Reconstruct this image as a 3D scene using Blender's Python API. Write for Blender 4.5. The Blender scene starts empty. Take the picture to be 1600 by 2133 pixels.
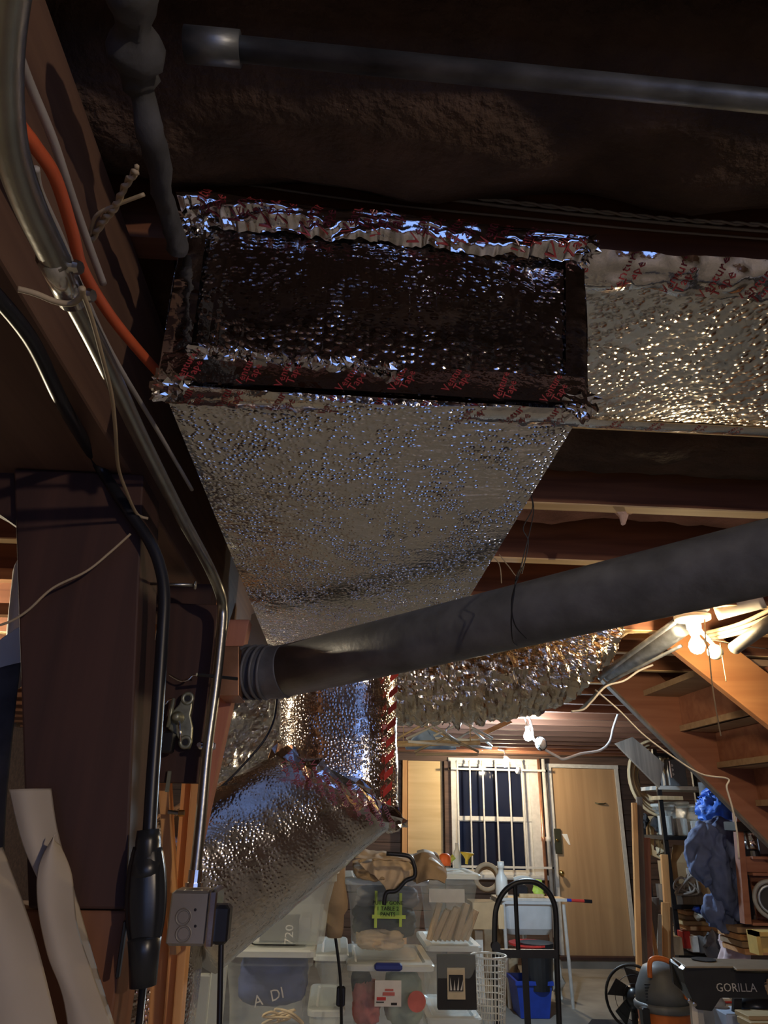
import bpy, math, random
from mathutils import Vector, Matrix, noise
random.seed(7)
# ------------------------------------------------------------------ camera
F = 1460.0
CAM = Vector((0, 0, 1.55))
yc = Vector(((702-800)/F, -(1698-1066.5)/F, -1)).normalized()
h_ = Vector((1, -.02, 0)).normalized()
xc = (h_ - h_.dot(yc)*yc).normalized()
zc = xc.cross(yc)
R = Matrix((xc, yc, zc))
sc = bpy.context.scene
cd = bpy.data.cameras.new('camera'); co = bpy.data.objects.new('camera', cd)
sc.collection.objects.link(co)
cd.sensor_fit = 'HORIZONTAL'; cd.sensor_width = 36; cd.lens = F*36/1600; cd.clip_start = .02
co.matrix_world = Matrix.Translation(CAM) @ R.to_4x4()
sc.camera = co
# ------------------------------------------------------------------ world and exposure
w = bpy.data.worlds.new('world'); sc.world = w; w.use_nodes = True
w.node_tree.nodes['Background'].inputs[0].default_value = (.27, .44, 1.0, 1)
w.node_tree.nodes['Background'].inputs[1].default_value = .85
sc.view_settings.view_transform = 'Standard'; sc.view_settings.look = 'None'
sc.view_settings.exposure = 0.72; sc.view_settings.gamma = 1
sc.view_settings.use_curve_mapping = False
BULB_WARM, BULB_COOL, BULB_BACK, BULB_FILL, BULB_SMALL = 310, 1300, 1200, 1350, 560
# ------------------------------------------------------------------ helpers
C = sc.collection
def ray(x, y): return R @ Vector(((x-800)/F, -(y-1066.5)/F, -1))
def P(x, y, **k):                                   # a pixel of the photograph on a plane of the room
    d = ray(x, y)
    if 'Y' in k: t = k['Y']/d.y
    elif 'Z' in k: t = (k['Z']-1.55)/d.z
    elif 'X' in k: t = k['X']/d.x
    else: t = k['D']
    return CAM + d*t
def PP(pts, **k): return [P(x, y, **k) for x, y in pts]
def wloc(o):
    v = Vector((0, 0, 0))
    while o: v = v + o.location; o = o.parent
    return v
class MB:
    def __init__(s): s.v = []; s.f = []
    def add(s, vs, fs):
        n = len(s.v); s.v += [Vector(a) for a in vs]; s.f += [tuple(i+n for i in f) for f in fs]; return s
    def hexa(s, p):                                 # 8 corners: bottom loop 0-3, top loop 4-7
        return s.add(p, [(3, 2, 1, 0), (4, 5, 6, 7), (0, 1, 5, 4), (1, 2, 6, 5), (2, 3, 7, 6), (3, 0, 4, 7)])
    def box(s, a, b, ch=0):
        x0, y0, z0 = [min(p, q) for p, q in zip(a, b)]; x1, y1, z1 = [max(p, q) for p, q in zip(a, b)]
        if not ch: return s.hexa([(x0, y0, z0), (x1, y0, z0), (x1, y1, z0), (x0, y1, z0), (x0, y0, z1), (x1, y0, z1), (x1, y1, z1), (x0, y1, z1)])
        c = min(ch, (x1-x0)/2.2, (y1-y0)/2.2, (z1-z0)/2.2)
        rings = []
        for z, i in ((z0, c), (z0+c, 0), (z1-c, 0), (z1, c)):
            rings.append([(x0+i+c*.6, y0+i, z), (x1-i-c*.6, y0+i, z), (x1-i, y0+i+c*.6, z), (x1-i, y1-i-c*.6, z), (x1-i-c*.6, y1-i, z), (x0+i+c*.6, y1-i, z), (x0+i, y1-i-c*.6, z), (x0+i, y0+i+c*.6, z)])
        return s.rings(rings)
    def rings(s, rings, cap=True):
        n = len(rings[0]); b = len(s.v)
        for r in rings: s.v += [Vector(a) for a in r]
        for k in range(len(rings)-1):
            for i in range(n):
                j = (i+1) % n
                s.f.append((b+k*n+i, b+k*n+j, b+(k+1)*n+j, b+(k+1)*n+i))
        if cap:
            s.f.append(tuple(b+i for i in range(n-1, -1, -1))); s.f.append(tuple(b+(len(rings)-1)*n+i for i in range(n)))
        return s
    def tube(s, pts, r, n=10, cap=True, flat=1.0, up=None, closed=False):
        pts = [Vector(p) for p in pts]; m = len(pts); rr = r if isinstance(r, (list, tuple)) else [r]*m
        t0 = (pts[1]-pts[0]).normalized()
        u = Vector(up) if up else (Vector((0, 0, 1)) if abs(t0.z) < .9 else Vector((1, 0, 0)))
        out = []
        for i in range(m):
            a = pts[max(0, i-1)] if not closed else pts[i-1]; b = pts[min(m-1, i+1)] if not closed else pts[(i+1) % m]
            t = (b-a).normalized(); u = (u - t*u.dot(t)).normalized(); w_ = t.cross(u)
            out.append([pts[i]+(u*math.cos(2*math.pi*k/n)*rr[i]*flat + w_*math.sin(2*math.pi*k/n)*rr[i]) for k in range(n)])
        if closed: out.append(out[0]); cap = False
        return s.rings(out, cap)
    def lathe(s, base, axis, prof, n=20, cap=True):  # prof: (distance along axis, radius)
        base = Vector(base); a = Vector(axis).normalized()
        u = a.orthogonal().normalized(); w_ = a.cross(u)
        return s.rings([[base+a*d+(u*math.cos(2*math.pi*k/n)+w_*math.sin(2*math.pi*k/n))*max(r, 1e-4) for k in range(n)] for d, r in prof], cap)
    def grid(s, fn, nu, nv, thick=0):               # fn(u, v) -> point; an open sheet
        b = len(s.v)
        for j in range(nv+1):
            for i in range(nu+1): s.v.append(Vector(fn(i/nu, j/nv)))
        for j in range(nv):
            for i in range(nu):
                k = b+j*(nu+1)+i; s.f.append((k, k+1, k+nu+2, k+nu+1))
        return s
    def prism(s, poly, d):                          # polygon of points pushed along vector d
        poly = [Vector(p) for p in poly]; n = len(poly); d = Vector(d)
        return s.add(poly+[p+d for p in poly], [tuple(range(n)), tuple(range(2*n-1, n-1, -1))]+[(i, i+n, (i+1) % n+n, (i+1) % n) for i in range(n)])
    def sphere(s, c, r, n=16, m=10, sx=1, sy=1, sz=1):
        c = Vector(c)
        return s.rings([[c+Vector((r*sx*math.sin(math.pi*j/m)*math.cos(2*math.pi*k/n), r*sy*math.sin(math.pi*j/m)*math.sin(2*math.pi*k/n), r*sz*math.cos(math.pi*j/m))) if 0 < j < m else c+Vector((1e-4*math.cos(2*math.pi*k/n), 1e-4*math.sin(2*math.pi*k/n), r*sz*math.cos(math.pi*j/m))) for k in range(n)] for j in range(m+1)])
    def torus(s, c, axis, R_, r, n=28, m=8):
        a = Vector(axis).normalized(); u = a.orthogonal().normalized(); w_ = a.cross(u); c = Vector(c)
        return s.tube([c+(u*math.cos(2*math.pi*k/n)+w_*math.sin(2*math.pi*k/n))*R_ for k in range(n)], r, m, closed=True, up=a)
    def rough(s, amp, freq, seed=0, oct_=3):        # push every vertex by noise
        for i, v in enumerate(s.v):
            q = v*freq+Vector((seed, seed*1.7, 3.1))
            s.v[i] = v + noise.turbulence_vector(q, oct_, False)*amp
        return s
def obj(name, mb, mat, parent=None, smooth=False, thick=0, bevel=0, auto=False):
    off = wloc(parent) if parent else None
    if parent is None:
        xs = [v.x for v in mb.v]; ys = [v.y for v in mb.v]; zs = [v.z for v in mb.v]
        off = Vector(((min(xs)+max(xs))/2, (min(ys)+max(ys))/2, min(zs)))
    me = bpy.data.meshes.new(name); me.from_pydata([tuple(v-off) for v in mb.v], [], mb.f); me.update()
    o = bpy.data.objects.new(name, me); C.objects.link(o)
    if parent: o.parent = parent
    else: o.location = off
    me.materials.append(M[mat] if isinstance(mat, str) else mat)
    if smooth: me.polygons.foreach_set('use_smooth', [True]*len(me.polygons))
    if thick:
        m = o.modifiers.new('thickness', 'SOLIDIFY'); m.thickness = thick; m.offset = 0
    if bevel:
        m = o.modifiers.new('bevel', 'BEVEL'); m.width = bevel; m.segments = 2; m.limit_method = 'ANGLE'
    return o
def tag(o, label=None, cat=None, group=None, kind=None):
    if label: o['label'] = label
    if cat: o['category'] = cat
    if group: o['group'] = group
    if kind: o['kind'] = kind
    return o
def thing(name, label, cat, loc, group=None):
    o = bpy.data.objects.new(name, None); o.empty_display_size = .05; C.objects.link(o); o.location = Vector(loc)
    return tag(o, label, cat, group)
def struct(name, mb, mat, **k): return tag(obj(name, mb, mat, **k), kind='structure')
def dup(o, loc, label=None, group=None, rot=None):
    def cp(a, par):
        c = a.copy(); C.objects.link(c); c.parent = par
        for ch in list(a.children): cp(ch, c)
        return c
    r = cp(o, None); r.location = loc
    if rot: r.rotation_euler = rot
    if label: r['label'] = label
    if group: r['group'] = group
    return r
def smoothpath(pts, k=6):
    pts = [Vector(p) for p in pts]; out = []
    for i in range(len(pts)-1):
        p0 = pts[max(i-1, 0)]; p1 = pts[i]; p2 = pts[i+1]; p3 = pts[min(i+2, len(pts)-1)]
        for j in range(k):
            t = j/k
            out.append(.5*((2*p1)+(p2-p0)*t+(2*p0-5*p1+4*p2-p3)*t*t+(3*p1-p0-3*p2+p3)*t**3))
    return out+[pts[-1]]
def text(name, s, size, o0, xa, ya, mat, parent, depth=.0006):
    cu = bpy.data.curves.new('lettering', 'FONT'); cu.body = s; cu.size = size; cu.extrude = depth; cu.align_x = 'CENTER'; cu.align_y = 'CENTER'; cu.resolution_u = 2
    t = bpy.data.objects.new('t', cu); C.objects.link(t)
    bpy.context.view_layer.update()
    me = bpy.data.meshes.new_from_object(t); bpy.data.objects.remove(t)
    xa = Vector(xa).normalized(); ya = Vector(ya); ya = (ya-xa*ya.dot(xa)).normalized(); za = xa.cross(ya)
    off = wloc(parent)
    me.transform(Matrix.Translation(Vector(o0)-off) @ Matrix((xa, ya, za)).transposed().to_4x4())
    o = bpy.data.objects.new(name, me); C.objects.link(o); o.parent = parent
    me.materials.clear(); me.materials.append(M[mat]); return o
def wrap_text(fn, words, size, u0, v0, ang, ulen, vlen, parent, lift=(0, -.003, 0)):  # print laid onto a curved tape surface
    cu = bpy.data.curves.new('tape_print', 'FONT'); cu.body = words; cu.size = size; cu.align_x = 'CENTER'; cu.align_y = 'CENTER'; cu.resolution_u = 1; cu.space_line = .8
    t = bpy.data.objects.new('t', cu); C.objects.link(t); bpy.context.view_layer.update()
    me = bpy.data.meshes.new_from_object(t); bpy.data.objects.remove(t)
    off = wloc(parent); ca, sa = math.cos(ang), math.sin(ang)
    for v in me.vertices:
        x = v.co.x*ca-v.co.y*sa; y = v.co.x*sa+v.co.y*ca
        v.co = fn(min(1, max(0, u0+x/ulen)), min(1, max(0, v0-y/vlen)))+Vector(lift)-off
    o = bpy.data.objects.new('tape_print', me); C.objects.link(o); o.parent = parent; me.materials.clear(); me.materials.append(M['red_print'])
def print_tape(fn, n_, size, ulen, vlen, parent, seed, v0=.5, lift=(0, -.003, 0), u_a=0, u_b=1, ang=1.15):
    rnd = random.Random(seed)
    for k in range(n_): wrap_text(fn, 'Venture\nTape', size, u_a+(u_b-u_a)*(k+.5+rnd.uniform(-.15, .15))/n_, v0+rnd.uniform(-.12, .12), ang+rnd.uniform(-.15, .15), ulen, vlen, parent, lift)
def bpx(x0, y0, x1, y1, Y, dep, ch=0, mb=None):      # a real box whose front face covers these pixels at distance Y
    a = P((x0+x1)/2, y1, Y=Y); b = P((x0+x1)/2, y0, Y=Y); l = P(x0, (y0+y1)/2, Y=Y); r = P(x1, (y0+y1)/2, Y=Y)
    return (mb or MB()).box((l.x, Y, a.z), (r.x, Y+dep, b.z), ch)
# ------------------------------------------------------------------ materials
M = {}
def _m(name):
    m = bpy.data.materials.new(name); m.use_nodes = True; M[name] = m
    return m, m.node_tree.nodes, m.node_tree.links, m.node_tree.nodes['Principled BSDF']
def plain(name, col, rough=.6, metal=0, var=.15, scale=12, bump=.15, spec=None, trans=0, stretch=(1, 1, 1), bscale=None, bdist=.003):
    m, n, l, b = _m(name)
    tc = n.new('ShaderNodeTexCoord'); mp = n.new('ShaderNodeMapping'); mp.inputs['Scale'].default_value = stretch
    l.new(tc.outputs['Object'], mp.inputs[0])
    nt = n.new('ShaderNodeTexNoise'); nt.inputs['Scale'].default_value = scale; nt.inputs['Detail'].default_value = 5; l.new(mp.outputs[0], nt.inputs[0])
    cr = n.new('ShaderNodeValToRGB'); cr.color_ramp.elements[0].position = .3; cr.color_ramp.elements[1].position = .7
    cr.color_ramp.elements[0].color = [c*(1-var) for c in col]+[1]; cr.color_ramp.elements[1].color = [min(1, c*(1+var)) for c in col]+[1]
    l.new(nt.outputs[0], cr.inputs[0]); l.new(cr.outputs[0], b.inputs['Base Color'])
    b.inputs['Roughness'].default_value = rough; b.inputs['Metallic'].default_value = metal
    if spec is not None: b.inputs['Specular IOR Level'].default_value = spec
    if trans: b.inputs['Transmission Weight'].default_value = trans
    if bump:
        n2 = n.new('ShaderNodeTexNoise'); n2.inputs['Scale'].default_value = bscale or scale*3; l.new(mp.outputs[0], n2.inputs[0]); n2.inputs['Detail'].default_value = 4
        bp = n.new('ShaderNodeBump'); bp.inputs['Strength'].default_value = bump; bp.inputs['Distance'].default_value = bdist
        l.new(n2.outputs[0], bp.inputs['Height']); l.new(bp.outputs[0], b.inputs['Normal'])
    return m
def wood(name, c0, c1, axis=0, rough=.7, scale=1, dirt=.0):
    m, n, l, b = _m(name)
    tc = n.new('ShaderNodeTexCoord'); mp = n.new('ShaderNodeMapping'); s = [26*scale]*3; s[axis] = 1.6*scale; mp.inputs['Scale'].default_value = s
    l.new(tc.outputs['Object'], mp.inputs[0])
    nt = n.new('ShaderNodeTexNoise'); nt.inputs['Scale'].default_value = 1; nt.inputs['Detail'].default_value = 6; nt.inputs['Distortion'].default_value = .8; l.new(mp.outputs[0], nt.inputs[0])
    cr = n.new('ShaderNodeValToRGB'); cr.color_ramp.elements[0].position = .32; cr.color_ramp.elements[1].position = .68
    cr.color_ramp.elements[0].color = list(c0)+[1]; cr.color_ramp.elements[1].color = list(c1)+[1]
    l.new(nt.outputs[0], cr.inputs[0]); l.new(cr.outputs[0], b.inputs['Base Color']); b.inputs['Roughness'].default_value = rough
    bp = n.new('ShaderNodeBump'); bp.inputs['Strength'].default_value = .3; bp.inputs['Distance'].default_value = .002
    l.new(nt.outputs[0], bp.inputs['Height']); l.new(bp.outputs[0], b.inputs['Normal'])
    return m
def bubble(name, rot=(0, 0, 0), cell=95, fold=14, fs=.5, bs=.6, rough=.2, col=(.80, .78, .75), foldaxis='X', fd=.004, bd=.003):
    """reflective bubble wrap insulation: rows of small bubbles and straight fold lines"""
    m, n, l, b = _m(name)
    tc = n.new('ShaderNodeTexCoord'); mp = n.new('ShaderNodeMapping'); mp.inputs['Rotation'].default_value = rot; l.new(tc.outputs['Object'], mp.inputs[0])
    vo = n.new('ShaderNodeTexVoronoi'); vo.inputs['Scale'].default_value = cell; vo.inputs['Randomness'].default_value = .8; l.new(mp.outputs[0], vo.inputs[0])
    mr = n.new('ShaderNodeMapRange'); mr.inputs[1].default_value = .15; mr.inputs[2].default_value = .6; mr.inputs[3].default_value = 1; mr.inputs[4].default_value = 0; mr.interpolation_type = 'SMOOTHSTEP'
    l.new(vo.outputs[0], mr.inputs[0])
    b1 = n.new('ShaderNodeBump'); mk = n.new('ShaderNodeTexNoise'); mk.inputs['Scale'].default_value = 14; mk.inputs['Detail'].default_value = 3; l.new(mp.outputs[0], mk.inputs[0])
    mm = n.new('ShaderNodeMapRange'); mm.inputs[1].default_value = .35; mm.inputs[2].default_value = .62; mm.inputs[3].default_value = bs*.25; mm.inputs[4].default_value = bs; l.new(mk.outputs[0], mm.inputs[0]); l.new(mm.outputs[0], b1.inputs['Strength'])
    b1.inputs['Distance'].default_value = bd; l.new(mr.outputs[0], b1.inputs['Height'])
    wv = n.new('ShaderNodeTexWave'); wv.bands_direction = foldaxis; wv.wave_profile = 'SAW'; wv.inputs['Scale'].default_value = fold; wv.inputs['Distortion'].default_value = 1.6; wv.inputs['Detail'].default_value = 2; wv.inputs['Detail Scale'].default_value = .6
    l.new(mp.outputs[0], wv.inputs[0])
    b2 = n.new('ShaderNodeBump'); b2.inputs['Strength'].default_value = fs; b2.inputs['Distance'].default_value = fd; l.new(wv.outputs[0], b2.inputs['Height']); l.new(b1.outputs[0], b2.inputs['Normal'])
    nz = n.new('ShaderNodeTexNoise'); nz.inputs['Scale'].default_value = 40; nz.inputs['Detail'].default_value = 5; l.new(mp.outputs[0], nz.inputs[0])
    b3 = n.new('ShaderNodeBump'); b3.inputs['Strength'].default_value = .35; b3.inputs['Distance'].default_value = .004; l.new(nz.outputs[0], b3.inputs['Height']); l.new(b2.outputs[0], b3.inputs['Normal'])
    l.new(b3.outputs[0], b.inputs['Normal'])
    b.inputs['Base Color'].default_value = list(col)+[1]; b.inputs['Metallic'].default_value = 1; b.inputs['Roughness'].default_value = rough
    return m
def clear(name, col, alpha, rough=.2):               # clear or milky plastic
    m, n, l, b = _m(name)
    b.inputs['Base Color'].default_value = list(col)+[1]; b.inputs['Roughness'].default_value = rough; b.inputs['Alpha'].default_value = alpha
    nz = n.new('ShaderNodeTexNoise'); nz.inputs['Scale'].default_value = 18
    bp = n.new('ShaderNodeBump'); bp.inputs['Strength'].default_value = .25; bp.inputs['Distance'].default_value = .003; l.new(nz.outputs[0], bp.inputs['Height']); l.new(bp.outputs[0], b.inputs['Normal'])
    return m
def glow(name, col, s):
    m, n, l, b = _m(name)
    b.inputs['Emission Color'].default_value = list(col)+[1]; b.inputs['Emission Strength'].default_value = s; b.inputs['Base Color'].default_value = (1, 1, 1, 1)
    return m
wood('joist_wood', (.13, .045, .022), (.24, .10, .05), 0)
wood('beam_wood', (.11, .058, .042), (.18, .10, .068), 1)
wood('post_wood', (.034, .014, .012), (.062, .026, .020), 2)
wood('block_wood', (.16, .065, .035), (.24, .10, .05), 2)
wood('fir', (.62, .29, .10), (.80, .45, .19), 2)
wood('fir_x', (.48, .22, .09), (.66, .36, .16), 0)
wood('pine_pale', (.55, .38, .20), (.70, .52, .30), 2)
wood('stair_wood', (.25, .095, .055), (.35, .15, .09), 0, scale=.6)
wood('stair_lit_orange', (.50, .20, .07), (.66, .31, .12), 0, scale=.6)  # brighter stair wood, with the warm bulb's light put into the colour
wood('tread_wood', (.30, .19, .11), (.40, .27, .17), 0)
wood('ply', (.60, .42, .20), (.74, .55, .29), 0, scale=.35)
wood('door_ply', (.40, .24, .12), (.52, .33, .17), 2, scale=.3)
wood('wall_wood', (.07, .04, .028), (.14, .08, .055), 0)
wood('grey_wood', (.15, .12, .10), (.26, .21, .17), 2)
wood('red_wood', (.36, .15, .10), (.48, .22, .15), 2)
plain('concrete', (.27, .25, .22), .8, var=.25, scale=3, bump=.3)
plain('subfloor', (.10, .055, .035), .8)
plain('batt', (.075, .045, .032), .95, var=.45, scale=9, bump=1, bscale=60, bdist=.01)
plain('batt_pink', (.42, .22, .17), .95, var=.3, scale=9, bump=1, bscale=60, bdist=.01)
plain('conduit', (.36, .36, .34), .33, 1, var=.12, scale=40, bump=.08)
plain('steel_bright', (.75, .75, .74), .18, 1, var=.1)
plain('galv', (.40, .44, .50), .45, .9, var=.3, scale=25)
plain('old_pipe', (.16, .17, .18), .45, .75, var=.7, scale=22, stretch=(.5, 1, 1), bump=.3)
plain('vent_pipe', (.115, .118, .13), .5, .15, var=.35, scale=18, bump=.35, bscale=70)
plain('dusty', (.06, .06, .065), .9, var=.4, scale=20, bump=.5)
plain('black_rubber', (.012, .013, .018), .38, var=.2, bump=.05)
plain('black_metal', (.012, .012, .014), .45, var=.2, bump=.05)
plain('black_plastic', (.02, .022, .026), .32, var=.2, bump=.1)
plain('orange_cable', (.55, .10, .035), .55, var=.2)
plain('tan_cable', (.38, .30, .20), .7)
plain('grey_cable', (.34, .32, .31), .6)
plain('white_cable', (.78, .78, .76), .5)
plain('white_plastic', (.78, .77, .72), .35, var=.05)
plain('porcelain', (.85, .82, .74), .25, var=.04)
plain('frosted', (.80, .80, .74), .35, var=.02, bump=0)
plain('white_paint', (.60, .58, .54), .55, var=.1, scale=20)
plain('sheet_paper', (.46, .40, .33), .75, var=.14, scale=5, bump=.25, bscale=9, bdist=.01)
plain('sheet_white', (.62, .62, .58), .6, var=.12, scale=6)
plain('box_grey', (.30, .29, .27), .5, .5, var=.1)
plain('casting', (.32, .33, .25), .42, .7, var=.3, scale=40)
plain('tan_cloth', (.36, .26, .16), .85, var=.15, bump=.5)
plain('tan_light', (.62, .48, .33), .85, var=.12, bump=.5)
plain('cream', (.70, .60, .42), .7)
plain('navy', (.06, .09, .24), .85, var=.3, bump=.5)
plain('denim', (.085, .115, .24), .8, var=.25, scale=9, bump=.6)
plain('blue_tarp', (.04, .15, .62), .5, var=.35, scale=14, bump=.6)
plain('bin_blue', (.02, .06, .42), .4)
plain('handle_blue', (.03, .05, .28), .4)
plain('pink_cloth', (.62, .48, .50), .85)
plain('red', (.62, .05, .04), .5)
plain('red_cloth', (.60, .17, .15), .8, var=.25)
plain('green_label', (.35, .62, .12), .6)
plain('green_cloth', (.40, .50, .42), .8)
plain('dark_cloth', (.035, .035, .04), .85)
plain('grey_cloth', (.25, .25, .27), .85)
plain('cardboard', (.48, .33, .18), .85, var=.08)
plain('paper', (.80, .78, .74), .7)
plain('vac_orange', (.72, .19, .04), .4)
plain('vac_grey', (.15, .16, .17), .5)
plain('copper', (.72, .34, .2), .35, .8)
plain('brass', (.75, .56, .22), .25, 1)
plain('dark_brass', (.08, .08, .05), .4, .6)
plain('sink', (.55, .58, .60), .35, var=.06)
plain('grey_plastic', (.30, .31, .32), .45)
plain('yellow', (.80, .55, .05), .5)
plain('yellow_wood', (.72, .50, .15), .6)
plain('stand_top_sheen', (.20, .17, .13), .5)  # lighter tone puts the light reflected off the stand top into colour
plain('gray_letters', (.42, .42, .42), .6)
plain('black_ink', (.02, .02, .02), .7)
plain('red_print', (.30, .04, .045), .35, var=.2)
plain('orange', (.85, .16, .03), .5)
plain('lime', (.55, .75, .12), .5)
plain('rust_foil', (.30, .15, .08), .4, .5, var=.4)
bubble('wrap_under', cell=125, fold=30, foldaxis='Y', bs=.9, fs=1.0, rough=.17, col=(.86, .88, .88), fd=.008, bd=.0042)
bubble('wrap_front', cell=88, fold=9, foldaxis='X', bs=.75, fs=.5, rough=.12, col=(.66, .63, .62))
bubble('wrap_branch', cell=75, fold=16, rot=(0, 0, math.radians(40)), foldaxis='X', bs=.8, fs=.45, rough=.2)
bubble('wrap_drop', cell=115, fold=20, foldaxis='X', bs=.6, fs=.4, rough=.16, col=(.85, .81, .78))
bubble('wrap_diag', rot=(0, math.radians(32), 0), cell=115, fold=24, foldaxis='Z', bs=.38, fs=.6, rough=.2, col=(.80, .77, .74))
plain('tape', (.80, .79, .80), .09, 1, var=.05, scale=30, bump=.35, bscale=28, bdist=.006)
plain('flex_foil', (.78, .73, .64), .16, 1, var=.12, scale=20, bump=.5, bscale=60, bdist=.006)
plain('plenum_foil', (.75, .78, .80), .28, .85, var=.15, scale=12, bump=.6, bscale=30, bdist=.01)
clear('clear_plastic', (.80, .90, .90), .20, .15)
clear('milky_plastic', (.85, .93, .90), .36, .35)
clear('lid_plastic', (.85, .92, .92), .70, .25)
m, n, l, b = _m('window_glass'); b.inputs['Base Color'].default_value = (.012, .016, .035, 1); b.inputs['Roughness'].default_value = .06
glow('glow_warm', (1, .74, .42), BULB_WARM); glow('glow_cool', (.62, .82, 1), BULB_COOL); glow('glow_back', (1, .84, .58), BULB_BACK); glow('glow_small', (1, .82, .56), BULB_SMALL); glow('glow_fill', (1, .80, .58), BULB_FILL)
# ================================================================== THE SETTING
struct('floor', MB().box((-3.2, -3.2, -.1), (5.6, 9.6, 0)), 'concrete')
ceil = struct('ceiling', MB().box((-3.2, -3.2, 2.49), (5.6, 9.6, 2.53)), 'subfloor')
jm = MB().box((-3.15, .77, 2.29), (5.55, .812, 2.488))
j0 = obj('joist', jm, 'joist_wood', ceil)
wood('lit_edge_tone', (.75, .50, .24), (.92, .68, .38), 0)
je = obj('lit_joist_edge', MB().box((-3.15, 1.183+.001, 2.286), (5.55, 1.183+.041, 2.2899)), 'lit_edge_tone', ceil)  # pale strips paint the gold light on the near joist bottoms
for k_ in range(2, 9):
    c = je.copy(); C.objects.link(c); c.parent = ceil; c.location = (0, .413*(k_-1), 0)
ys = [.77+.413*k for k in range(-9, 21) if k != 0]
for y in ys:
    c = j0.copy(); C.objects.link(c); c.parent = ceil; c.location = (0, y-.77, 0)
def batt(y, x0, x1, sag, mat, seed, nu=90):
    m = MB()
    def f(u, v):
        x = x0+(x1-x0)*u; yy = y+.046+(.413-.05)*v
        z = 2.47-sag*math.sin(math.pi*min(1, max(0, v)))**.4
        return (x, yy, z+(noise.fractal(Vector((x*5, yy*6, seed)), 1, 2, 4))*.03*(1 if .02 < v < .98 else .3))
    m.grid(f, nu, 14)
    return obj('insulation_batt', m, mat, ceil, smooth=True)
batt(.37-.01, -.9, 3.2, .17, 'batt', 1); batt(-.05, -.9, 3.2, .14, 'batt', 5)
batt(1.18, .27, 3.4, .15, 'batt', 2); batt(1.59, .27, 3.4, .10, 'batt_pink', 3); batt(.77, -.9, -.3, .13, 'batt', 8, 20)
# walls
wb = struct('wall_back', MB().box((-3.2, 9.42, 0), (5.6, 9.55, 2.5)), 'wall_wood')
pk = MB().box((-3.2, 9.385, .004), (5.5, 9.415, .176)); p0 = obj('plank', pk, 'wall_wood', wb)
for k in range(1, 13):
    c = p0.copy(); C.objects.link(c); c.parent = wb; c.location = (0, 0, .18*k)
struct('wall_left', MB().box((-3.3, -3.2, 0), (-3.2, 9.6, 2.5)), 'wall_wood')
struct('wall_right', MB().box((5.5, -3.2, 0), (5.6, 9.6, 2.5)), 'wall_wood')
# the wall behind the photographer has a wide opening to the blue evening outside
struct('wall_front', MB().box((-3.2, -3.3, 0), (-.3, -3.2, 2.5)).box((2.6, -3.3, 0), (5.6, -3.2, 2.5)).box((-.3, -3.3, 0), (2.6, -3.2, .7)).box((-.3, -3.3, 2.3), (2.6, -3.2, 2.5)), 'wall_wood')
struct('trim_1', MB().box((-.5, 9.32, 2.2), (5.4, 9.38, 2.285)), 'wall_wood')
def stud(name, x0, x1, mat): return bpx(x0[0], x0[1], x1[0], x1[1], 9.3, .08)
tag(obj('wall_stud', MB().box((P(926, 1680, Y=9.33).x, 9.3, 0), (P(940, 1680, Y=9.33).x, 9.38, 2.2)), 'wall_wood', wb))
obj('wall_stud', MB().box((P(838, 1680, Y=9.33).x, 9.3, 0), (P(848, 1680, Y=9.33).x, 9.38, 2.2)), 'fir', wb)
t = obj('plywood_panel', bpx(850, 1585, 922, 1800, 9.35, .03), 'ply')
tag(t, 'pale yellow plywood panel fixed to the back wall left of the barred window', 'panel')
# window
X0, X1 = P(952, 1700, Y=9.3).x, P(1108, 1700, Y=9.3).x
Z1, Z0 = P(1030, 1592, Y=9.3).z, P(1030, 1822, Y=9.3).z
win = struct('window_1', MB().box((X0-.095, 9.305, Z1+.0005), (X1+.135, 9.38, Z1+.07)).box((X0-.09, 9.31, Z0), (X0-.0005, 9.38, Z1)).box((X1+.0005, 9.31, Z0), (X1+.13, 9.38, Z1)).box((X0-.12, 9.28, Z0-.05), (X1+.16, 9.379, Z0-.0005)), 'white_paint')
ZM = P(1030, 1710, Y=9.3).z
for a, b_, dy in ((ZM, Z1, 0), (Z0, ZM+.02, .012)):
    s_ = obj('window_sash', MB().box((X0, 9.325+dy, a), (X0+.035, 9.36+dy, b_)).box((X1-.1, 9.325+dy, a), (X1, 9.36+dy, b_)).box((X0+.0355, 9.327+dy, b_-.03), (X1-.1005, 9.358+dy, b_-.001)).box((X0+.0355, 9.327+dy, a+.001), (X1-.1005, 9.358+dy, a+.05)), 'white_paint', win)
    obj('pane', MB().box((X0+.03, 9.345+dy, a+.04), (X1-.09, 9.35+dy, b_-.02)), 'window_glass', s_)
t = thing('window_bars', 'white painted steel security bars with rounded tops over the window', 'bars', P(1030, 1820, Y=9.2))
for xt, xb in ((951, 957), (977, 986), (1004, 1014), (1031, 1043), (1060, 1071), (1086, 1099)):
    a = P(xb, 1812, Y=9.2); z = P(xt, 1583, Y=9.2).z
    x = (P(xt, 1600, Y=9.2).x+a.x)/2
    obj('bar', MB().lathe((x, 9.2, a.z), (0, 0, 1), [(0, .011), (z-a.z-.03, .011), (z-a.z-.02, .018), (z-a.z, .004)], 8), 'white_paint', t)
for yy in (1603, 1806):
    z = P(1030, yy, Y=9.2).z
    obj('cross_bar', MB().box((X0-.1, 9.192, z-.012), (X1+.2, 9.208, z+.012)).box((X0-.1, 9.192, z-.012), (X0-.08, 9.31, z+.012)).box((X1+.18, 9.192, z-.012), (X1+.2, 9.38, z+.012)), 'white_paint', t)
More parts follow.
